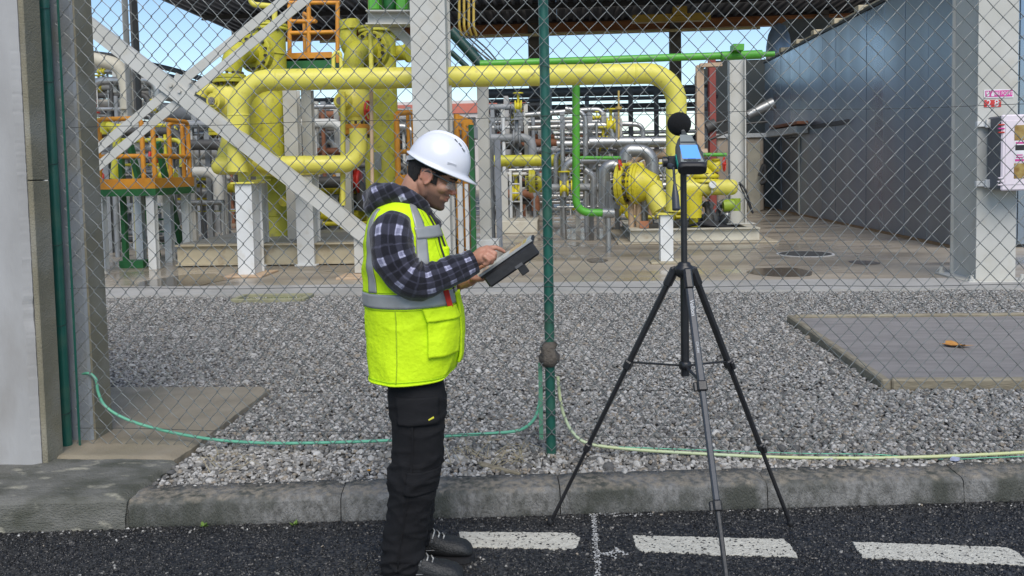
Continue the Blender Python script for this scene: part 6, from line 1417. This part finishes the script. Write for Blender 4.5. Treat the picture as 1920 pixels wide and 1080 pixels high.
for a_, b_3, p0_, p1_ in ((-97, -96, 720, 582), (-30.5, -29.8, 545, 395), (-40, -39.3, 420, 384)): patch('seam', a_, b_3, p0_, p1_, .0022, SEAM, vest, 2, 40)
for p0_ in (549, 581.5, 716): patch('seam', -180, 180, p0_+.9, p0_, .0022, SEAM, vest, 132, 1)
patch('hem_piping', -180, 180, 723.8, 720.5, .004, LIME, vest, 132, 2)
m = MB()
for i, (p, q) in enumerate((((848, 545), (853, 575)),)):
    m.bar(Sg(836, 544, -.135), Sg(845, 577, -.128), .022, .004, up=(0, 1, 0), ch=.001)
m.build('red_strap', mat('red_webbing', (.62, .03, .02), .6, bump=.05), man)
m = MB(); m.tube([Sg(800, 402, -.06), Sg(818, 440, -.075), Sg(829, 478, -.07), Sg(832, 490, -.07)], .0035, 8); m.build('lanyard', BLK, man)
m = MB(); m.box(Sg(832, 486, -.05)-V(.012, .02, .0), Sg(842, 462, -.05)+V(.0, .02, 0), .006); m.build('radio_pouch', LIME, man)
m = MB(); m.lathe(Sg(852, 537, .108), Sg(862, 533, .095)-Sg(852, 537, .108), [(-.012, .031), (-.010, .033), (.010, .032), (.012, .030)], 20); m.cyl(Sg(855, 531, .08), Sg(855, 526, .077), .018, n=16); m.build('wrist_watch', mat('watch_strap', (.035, .045, .025), .5), man)

# ---- trousers and boots
tr = MB()
def leg(path):
    pts = cat_rom([tuple(Sg(x, y, d))+(r,) for x, y, d, r in path], 6); n = 28
    tr.rings([[Vector((p[0]+p[3]*math.cos(2*math.pi*k/n), p[1]+p[3]*.84*math.sin(2*math.pi*k/n), p[2])) for k in range(n)] for p in pts], True, True)
leg(NLEG); leg(FLEG)
tr.ell(Sg(774, 680), .135, .16, .12); tr.ell(Sg(778, 715), .118, .15, .10)
tme = fuse(tr, .0075, 2, 'trousers')
def wrinkle(p):
    z = p.z; d = .007*noise.noise((p.x*7, p.y*7, p.z*5))
    lowf = max(0, 1-z/.36); kn = math.exp(-((z-.44)/.09)**2); hipf = math.exp(-((z-.68)/.07)**2)
    def ridge(a, b, c, k): return (1-min(1, abs(noise.noise((a, b, c+k)))*2.4))**2       # sharp pulled folds
    d += (lowf*.013+kn*.010+hipf*.007+.002)*ridge(p.x*5+z*5, p.y*6, z*13-p.x*4, 0)
    d += (lowf*.009+kn*.006+.0022)*ridge(p.x*9-z*7, p.y*9, z*21+p.x*6, 7.3)
    d += .0016*noise.noise((p.x*40, p.y*40, z*40))
    return d-.004
displace(tme, wrinkle); smooth_all(tme); link('trousers', tme, TRS, man)
def legpt(path, py, th, off=.004):
    o = sorted(path, key=lambda q: q[1]); ys_ = [q[1] for q in o]; x, d, r = (np.interp(py, ys_, [q[k] for q in o]) for k in (0, 2, 3)); c = Sg(x, py, d)
    p = V(c.x+(r+off)*math.cos(th), c.y+(r*.84+off)*math.sin(th), c.z); p += V(math.cos(th), math.sin(th), 0)*(wrinkle(p)+.001); return p
def cloth_patch(name, th0, th1, py0, py1, off, mtl):
    m = MB(); nu, nv = 16, 14; g_ = [[legpt(NLEG, lerp(py0, py1, i/nv), R_(lerp(th0, th1, j/nu)), off) for j in range(nu+1)] for i in range(nv+1)]
    m.rings(g_, True, False, False); o = m.build(name, mtl, man); md = o.modifiers.new('t', 'SOLIDIFY'); md.thickness = .005; md.offset = 0; return o
cloth_patch('side_seam', -93, -90, 735, 1060, .0012, TRS); cloth_patch('thigh_pocket', -125, -35, 735, 786, .006, TRS); cloth_patch('knee_panel', -100, -8, 872, 914, .0035, TRS)
m = MB(); a_, b_2 = legpt(NLEG, 776, R_(-60), .010), legpt(NLEG, 772, R_(-48), .010); m.bar(a_, b_2, .0025, .007, ch=.0005); m.build('yellow_tag', mat('yellow_tag', (.75, .7, .05), .6, bump=0), man)
def boot(px_, py_, dy, label):
    ank = Sg(px_, py_, dy); x0 = ank.x-.070; yc_ = ank.y; Ln = .315
    sec = [(0, .075, .024), (.03, .095, .036), (.12, .12, .041), (.30, .135, .043), (.44, .128, .045), (.56, .108, .050), (.68, .094, .054), (.80, .089, .055), (.90, .079, .050), (.97, .060, .038), (1.0, .044, .022)]
    m = MB(); rg = []
    for s in np.linspace(0, 1, 34):
        h_, w_ = (np.interp(s, [q[0] for q in sec], [q[k] for q in sec]) for k in (1, 2)); row = []
        for k in range(26):
            q = 2*math.pi*k/26; cx, cz = math.cos(q), math.sin(q); zz = .022+(h_-.022)*(.5+.5*math.copysign(abs(cz)**.8, cz)); ww = w_*math.copysign(abs(cx)**.7, cx)*(1-.30*max(0, (zz-.05)/.09))
            row.append(V(x0+s*Ln, yc_+ww+.012*math.sin(s*2.2)*0, zz+.003*noise.noise((s*9, q, 2))))
        rg.append(row)
    m.rings(rg, True, True); m.tube([(x0+.085, yc_, .06), (x0+.078, yc_, .17)], .050, 22); o = m.build('boot', LEA, man)
    ol_ = []
    for k in range(50):
        s = k/24 if k < 25 else (49-k)/24; s = min(1, max(0, s)); w_ = np.interp(s, [q[0] for q in sec], [q[2] for q in sec])*1.07+.003; ol_.append((x0-.004+s*(Ln+.010), yc_+(w_ if k < 25 else -w_)))
    m = MB(); m.poly(ol_, .004, .026); m.build('sole', BLK, o)
    m = MB()
    for k in range(9): xx = x0+.02+k*.031; w_ = np.interp((xx-x0)/Ln, [q[0] for q in sec], [q[2] for q in sec]); m.box((xx, yc_-w_, 0), (xx+.018, yc_+w_, .0038))
    m.build('tread', BLK, o)
    for k in range(4):
        s = .40+k*.065; h_ = np.interp(s, [q[0] for q in sec], [q[1] for q in sec]); m = MB(); xx = x0+s*Ln
        m.tube([(xx, yc_-.034, h_-.022), (xx+.008, yc_-.012, h_+.004), (xx-.004, yc_+.012, h_+.005), (xx, yc_+.034, h_-.022)], .0035, 6)
        m.build('lace', mat('grey_white_lace', (.5, .5, .48), .8, scale=90, col2=(.05, .05, .05), amt=.6), o)
        m = MB(); m.cyl((xx-.002, yc_-.036, h_-.030), (xx-.002, yc_-.041, h_-.031), .0055, n=10); m.build('eyelet', mat('eyelet_metal', (.6, .6, .6), .3, metal=.8, bump=0), o)
    m = MB(); m.tube([(x0+.12, yc_-.0415, .054), (x0+.165, yc_-.0448, .058), (x0+.195, yc_-.043, .064), (x0+.205, yc_-.036, .084)], .0016, 6, .02); m.build('piping', mat('grey_piping', (.3, .3, .3), .6, bump=0), o)
boot(780, 1020, .102, 'far'); boot(757, 1085, -.113, 'near')

# ------------------------------------------------------------------ tablet in his hands
tb = thing('tablet', 'tablet in a rugged black case with stand tab held in both hands', 'tablet', Sg(950, 490, -.03))
A, B = Sg(899, 518, -.105), Sg(997, 450, -.105); ax = (B-A); mid = (A+B)/2; wv = V(0, 1, .06).normalized(); nv_ = ax.cross(wv).normalized()
if nv_.z < 0: nv_ = -nv_
TW = .165
f = MB(); f.obox(mid+wv*TW/2-nv_*.008, ax/2, wv*TW/2, nv_*.008, .004); f.build('case', BLK, tb)
f = MB(); f.obox(mid+wv*TW/2+nv_*.0012, ax*.47, wv*(TW/2-.010), nv_*.0011); sc_ = f.build('screen', mat('screen_white', (.62, .64, .64), .15, bump=0, scale=20), tb)
SCN = [(-.44, -.20, (.55, .52, .48)), (-.19, .04, (.66, .66, .66)), (.05, .30, (.70, .42, .10)), (.31, .38, (.62, .5, .06)), (.39, .46, (.45, .62, .68))]
for i, (a0, a1, c_) in enumerate(SCN):
    f = MB(); f.obox(mid+ax*(a0+a1)/2+wv*TW*.5+nv_*.0028, ax*(a1-a0)/2*.94, wv*(TW/2-.016), nv_*.0004); f.build('screen_block', mat('screen_tile_%d' % i, c_, .15, bump=0, scale=40), sc_)
f = MB(); f.bar(A+nv_*.001-wv*.003, B+nv_*.001-wv*.003, .006, .010, up=nv_, ch=.001); f.build('bezel', mat('bezel_grey', (.35, .36, .36), .3, bump=0), tb)
A2, B2 = Sg(910, 524, -.118), Sg(1002, 462, -.118); dn = Sg(917.5, 533, -.118)-Sg(907, 519, -.118)
c_ = (Sg(908, 521, -.118)+Sg(1001, 456, -.118)+Sg(919, 534, -.118)+Sg(1009, 479, -.118))/4; ax2 = (Sg(1001, 456, -.118)-Sg(908, 521, -.118)); dn = (Sg(1009, 479, -.118)-Sg(1001, 456, -.118)+Sg(919, 534, -.118)-Sg(908, 521, -.118))/2
dn = dn-ax2.normalized()*dn.dot(ax2.normalized())
f = MB(); f.obox(c_, ax2/2, dn*.62, V(0, .009, 0), .007); fl = f.build('folded_cover', BLK, tb)
f = MB(); f.obox(c_+dn*.95+ax2*.12, ax2.normalized()*.017, dn*.45, V(0, .006, 0), .003); f.build('stand_tab', BLK, tb)
f = MB()
for k in range(5): f.obox(c_+dn*.40+ax2*(.045+k*.028)-V(0, .0095, 0), ax2.normalized()*.0032, dn.normalized()*.0055, V(0, .0006, 0))
f.build('embossed_mark', mat('dark_grey_print', (.10, .10, .105), .5, bump=0), fl, kind='stuff')

# ------------------------------------------------------------------ tripod and sound level meter
TY = 3.60; TC = P(1283, 505, TY)
tp = thing('tripod', 'black camera tripod with spreader and pan handle standing on the road', 'tripod', (TC.x, TC.y, 0))
TBK = mat('tripod_black', (.016, .016, .018), .38, col2=(.022, .022, .025), scale=9, bump=.03); TGR = mat('tripod_grey', (.045, .05, .062), .42, col2=(.035, .04, .05), scale=9, bump=.02)
feet = [G(1032, 984, 0), G(1482, 986, 0)]
ctr = V(TC.x, TC.y, 0); rad = ((feet[0]-ctr).length+(feet[1]-ctr).length)/2
ang = R_(-83); feet.append(ctr+V(math.cos(ang), math.sin(ang), 0)*rad)
hub = TC.z
f = MB(); f.cyl((TC.x, TC.y, P(1283, 704, TY).z), (TC.x, TC.y, P(1282, 318, TY).z), .0132, n=18); f.cyl((TC.x, TC.y, P(1283, 704, TY).z), (TC.x, TC.y, hub+.005), .0175, n=18); f.build('centre_column', TBK, tp)
f = MB(); f.lathe((TC.x, TC.y, hub-.035), (0, 0, 1), [(0, .022), (.01, .036), (.035, .042), (.045, .040), (.055, .028), (.062, .026), (.066, .02)], 22); f.build('shoulder', TBK, tp)
f = MB(); f.lathe((TC.x, TC.y, P(1283, 686, TY).z-.015), (0, 0, 1), [(0, .02), (.005, .026), (.03, .026), (.035, .02)], 18); f.build('spreader_hub', TBK, tp)
for i, ft in enumerate(feet):
    d_ = (ft-ctr).normalized(); top = V(TC.x, TC.y, hub-.008)+d_*.045; e = V(ft.x, ft.y, .008); ld = (e-top); side = ld.cross(V(0, 0, 1)).normalized(); nrm = side.cross(ld).normalized()
    mt_ = TGR if i == 2 else TBK
    t1_, t2_ = .35, .68
    lg = MB(); lg.bar(top, top+ld*t1_, .030, .024, up=nrm, ch=.006); lg = lg.build('leg', mt_, tp)
    f = MB(); f.bar(top+ld*t1_, top+ld*t2_, .024, .019, up=nrm, ch=.005); f.build('middle_section', mt_, lg)
    f = MB(); f.bar(top+ld*t2_, top+ld*.985, .018, .015, up=nrm, ch=.004); f.build('lower_section', TBK, lg)
    for t_, w_ in ((t1_, .040), (t2_, .033)):
        f = MB(); f.bar(top+ld*(t_-.018), top+ld*(t_+.014), w_, w_*.85, up=nrm, ch=.006); f.obox(top+ld*t_+side*(w_*.5+.006), side*.007, ld.normalized()*.018, nrm*.008, .003); f.build('leg_lock', TBK, lg)
    f = MB(); f.lathe(e-V(0, 0, .008), (0, 0, 1), [(0, .010), (.006, .015), (.02, .014), (.034, .009)], 14); f.build('rubber_foot', BLK, lg)
    f = MB(); f.bar(top-ld*.012, top+ld*.055, .036, .036, up=nrm, ch=.008); f.obox(top-d_*.018, side*.019, d_*.024, V(0, 0, .014), .006); f.build('hinge', TBK, lg)
    s0 = V(TC.x, TC.y, P(1283, 686, TY).z)+d_*.02; s1 = top+ld*(t1_-.012)-nrm*0
    f = MB(); f.bar(s0, s1, .014, .007, ch=.002); f.build('spreader_strut', TBK, tp)
    if i == 2:
        ex = -ld.normalized(); nf = nrm if nrm.y < 0 else -nrm
        xd = ld.normalized(); zd_ = nf; yd_ = zd_.cross(xd)
        for body_, t_, sz in (('Velbon', .115, .024), ('CX-444', .235, .014)):
            Mx = Matrix((xd, yd_, zd_)).transposed().to_4x4(); Mx.translation = top+ld*t_+nf*.0125
            text(body_, sz, None, mat('tripod_print', (.6, .62, .64), .5, bump=0), lg, M=Mx, name='lettering', ext=.0003)
zt_ = P(1282, 318, TY).z
f = MB(); f.lathe((TC.x, TC.y, zt_-.005), (0, 0, 1), [(0, .017), (.004, .021), (.03, .021), (.034, .017)], 16); f.obox(V(TC.x-.035, TC.y, zt_+.03), (.034, 0, 0), (0, .026, 0), (0, 0, .028), .008); f.cyl((TC.x-.085, TC.y, zt_+.034), (TC.x-.02, TC.y, zt_+.034), .022, n=16); f.build('pan_head', TBK, tp)
pa = P(1263, 314, TY-.05); pb = P(1268, 394, TY-.09)
f = MB(); f.cyl(V(TC.x-.06, TC.y-.02, zt_+.02), pa, .011, n=10); f.cyl(pa, pa.lerp(pb, .45), .0055, n=10); hn = f.build('pan_handle', TGR, tp)
f = MB(); f.lathe(pa.lerp(pb, .40), pb-pa, [(0, .007), (.02, .010), (.045, .0145), (.10, .0165), (.106, .0165), (.108, .012)], 16); f.build('grip', TGR, hn)
# meter: points away from the camera, screen tilted to us
sl_ = thing('sound_level_meter', 'sound level meter with black foam ball windscreen mounted on the tripod', 'sound meter', (TC.x, TC.y, zt_+.03))
m0 = P(1298, 315, TY-.09); m1 = P(1281, 248, TY+.115); xa_ = (m1-m0).normalized()
rt_ = V(1, .10, .02); rt_ = (rt_-xa_*rt_.dot(xa_)).normalized(); nrm_ = rt_.cross(xa_).normalized()
if nrm_.y > 0 and nrm_.z < 0: nrm_ = -nrm_
Lm = (m1-m0).length
SMB = mat('meter_dark_grey', (.06, .065, .065), .45, scale=9, bump=.02); SMF = mat('meter_face_grey', (.23, .25, .24), .45, scale=9, bump=.02)
def msec(t, w_, d_, c_off=0):
    c = m0+xa_*Lm*t+nrm_*c_off; out = []
    for k in range(24):
        q = 2*math.pi*k/24; cx, cy = math.cos(q), math.sin(q); out.append(c+rt_*w_*math.copysign(abs(cx)**.45, cx)+nrm_*d_*math.copysign(abs(cy)**.5, cy))
    return out
MS = [(0, .050, .020), (.03, .056, .023), (.10, .057, .023), (.35, .056, .022), (.55, .050, .021), (.72, .036, .018), (.84, .020, .014), (.92, .012, .010), (1.0, .0085, .0085)]
f = MB(); f.rings([msec(*q) for q in MS], True, True); f.build('body', SMB, sl_)
f = MB(); f.rings([msec(*q) for q in ((-.06, .050, .020), (-.045, .057, .025), (.01, .0585, .0255), (.04, .0575, .0245))], True, True); f.build('bottom_guard', BLK, sl_)
def face(t0, t1, w0, w1, off, th=.0012):
    a = [m0+xa_*Lm*t0+rt_*s*w0+nrm_*off for s in (-1, 1)]+[m0+xa_*Lm*t1+rt_*s*w1+nrm_*off for s in (1, -1)]
    m = MB(); vs = [p for p in a]+[p+nrm_*th for p in a]; m.add(vs, [(0, 1, 2, 3)[::-1], (4, 5, 6, 7), (0, 1, 5, 4), (1, 2, 6, 5), (2, 3, 7, 6), (3, 0, 4, 7)]); return m
face(.05, .80, .047, .024, .0215).build('face_plate', SMF, sl_)
SCR = bpy.data.materials.new('lcd_blue'); SCR.use_nodes = True; b_ = SCR.node_tree.nodes['Principled BSDF']; b_.inputs['Base Color'].default_value = (.10, .28, .75, 1); b_.inputs['Roughness'].default_value = .12
b_.inputs['Emission Color'].default_value = (.13, .34, .85, 1); b_.inputs['Emission Strength'].default_value = .35
face(.13, .50, .037, .036, .0229).build('lcd_screen', SCR, sl_)
for t_ in (.09,):
    for k in range(4): m = face(t_-.018, t_+.018, .006, .006, .0229, .002); m.v = [tuple(Vector(v)+rt_*(-.028+k*.0187)) for v in m.v]; m.build('button', SMB, sl_)
face(.56, .60, .030, .029, .0229).build('screen_brow', SMB, sl_)
m = MB(); m.obox(m0+xa_*Lm*.16-rt_*.0565+nrm_*.0, xa_*Lm*.16, nrm_*.010, rt_*.0016); m.build('teal_label', mat('teal_label', (.02, .32, .24), .5, bump=0), sl_)
f = MB(); f.cyl(m1-xa_*.01, m1+xa_*.035, .0085, n=12); f.build('microphone_neck', INS, sl_)
bc = m1+xa_*.055; bc = P(1273.5, 232.5, bc.y)
f = MB(); f.ell(bc, .0515, .0515, .0515, n=40, m=24); f.build('windscreen', mat('black_foam', (.008, .008, .009), .95, scale=60, bump=.6, bscale=500), sl_)
f = MB(); f.obox(m0+xa_*Lm*.25-nrm_*.038, rt_*.018, xa_*.03, nrm_*.016, .004); f.build('mount_plate', TBK, sl_)
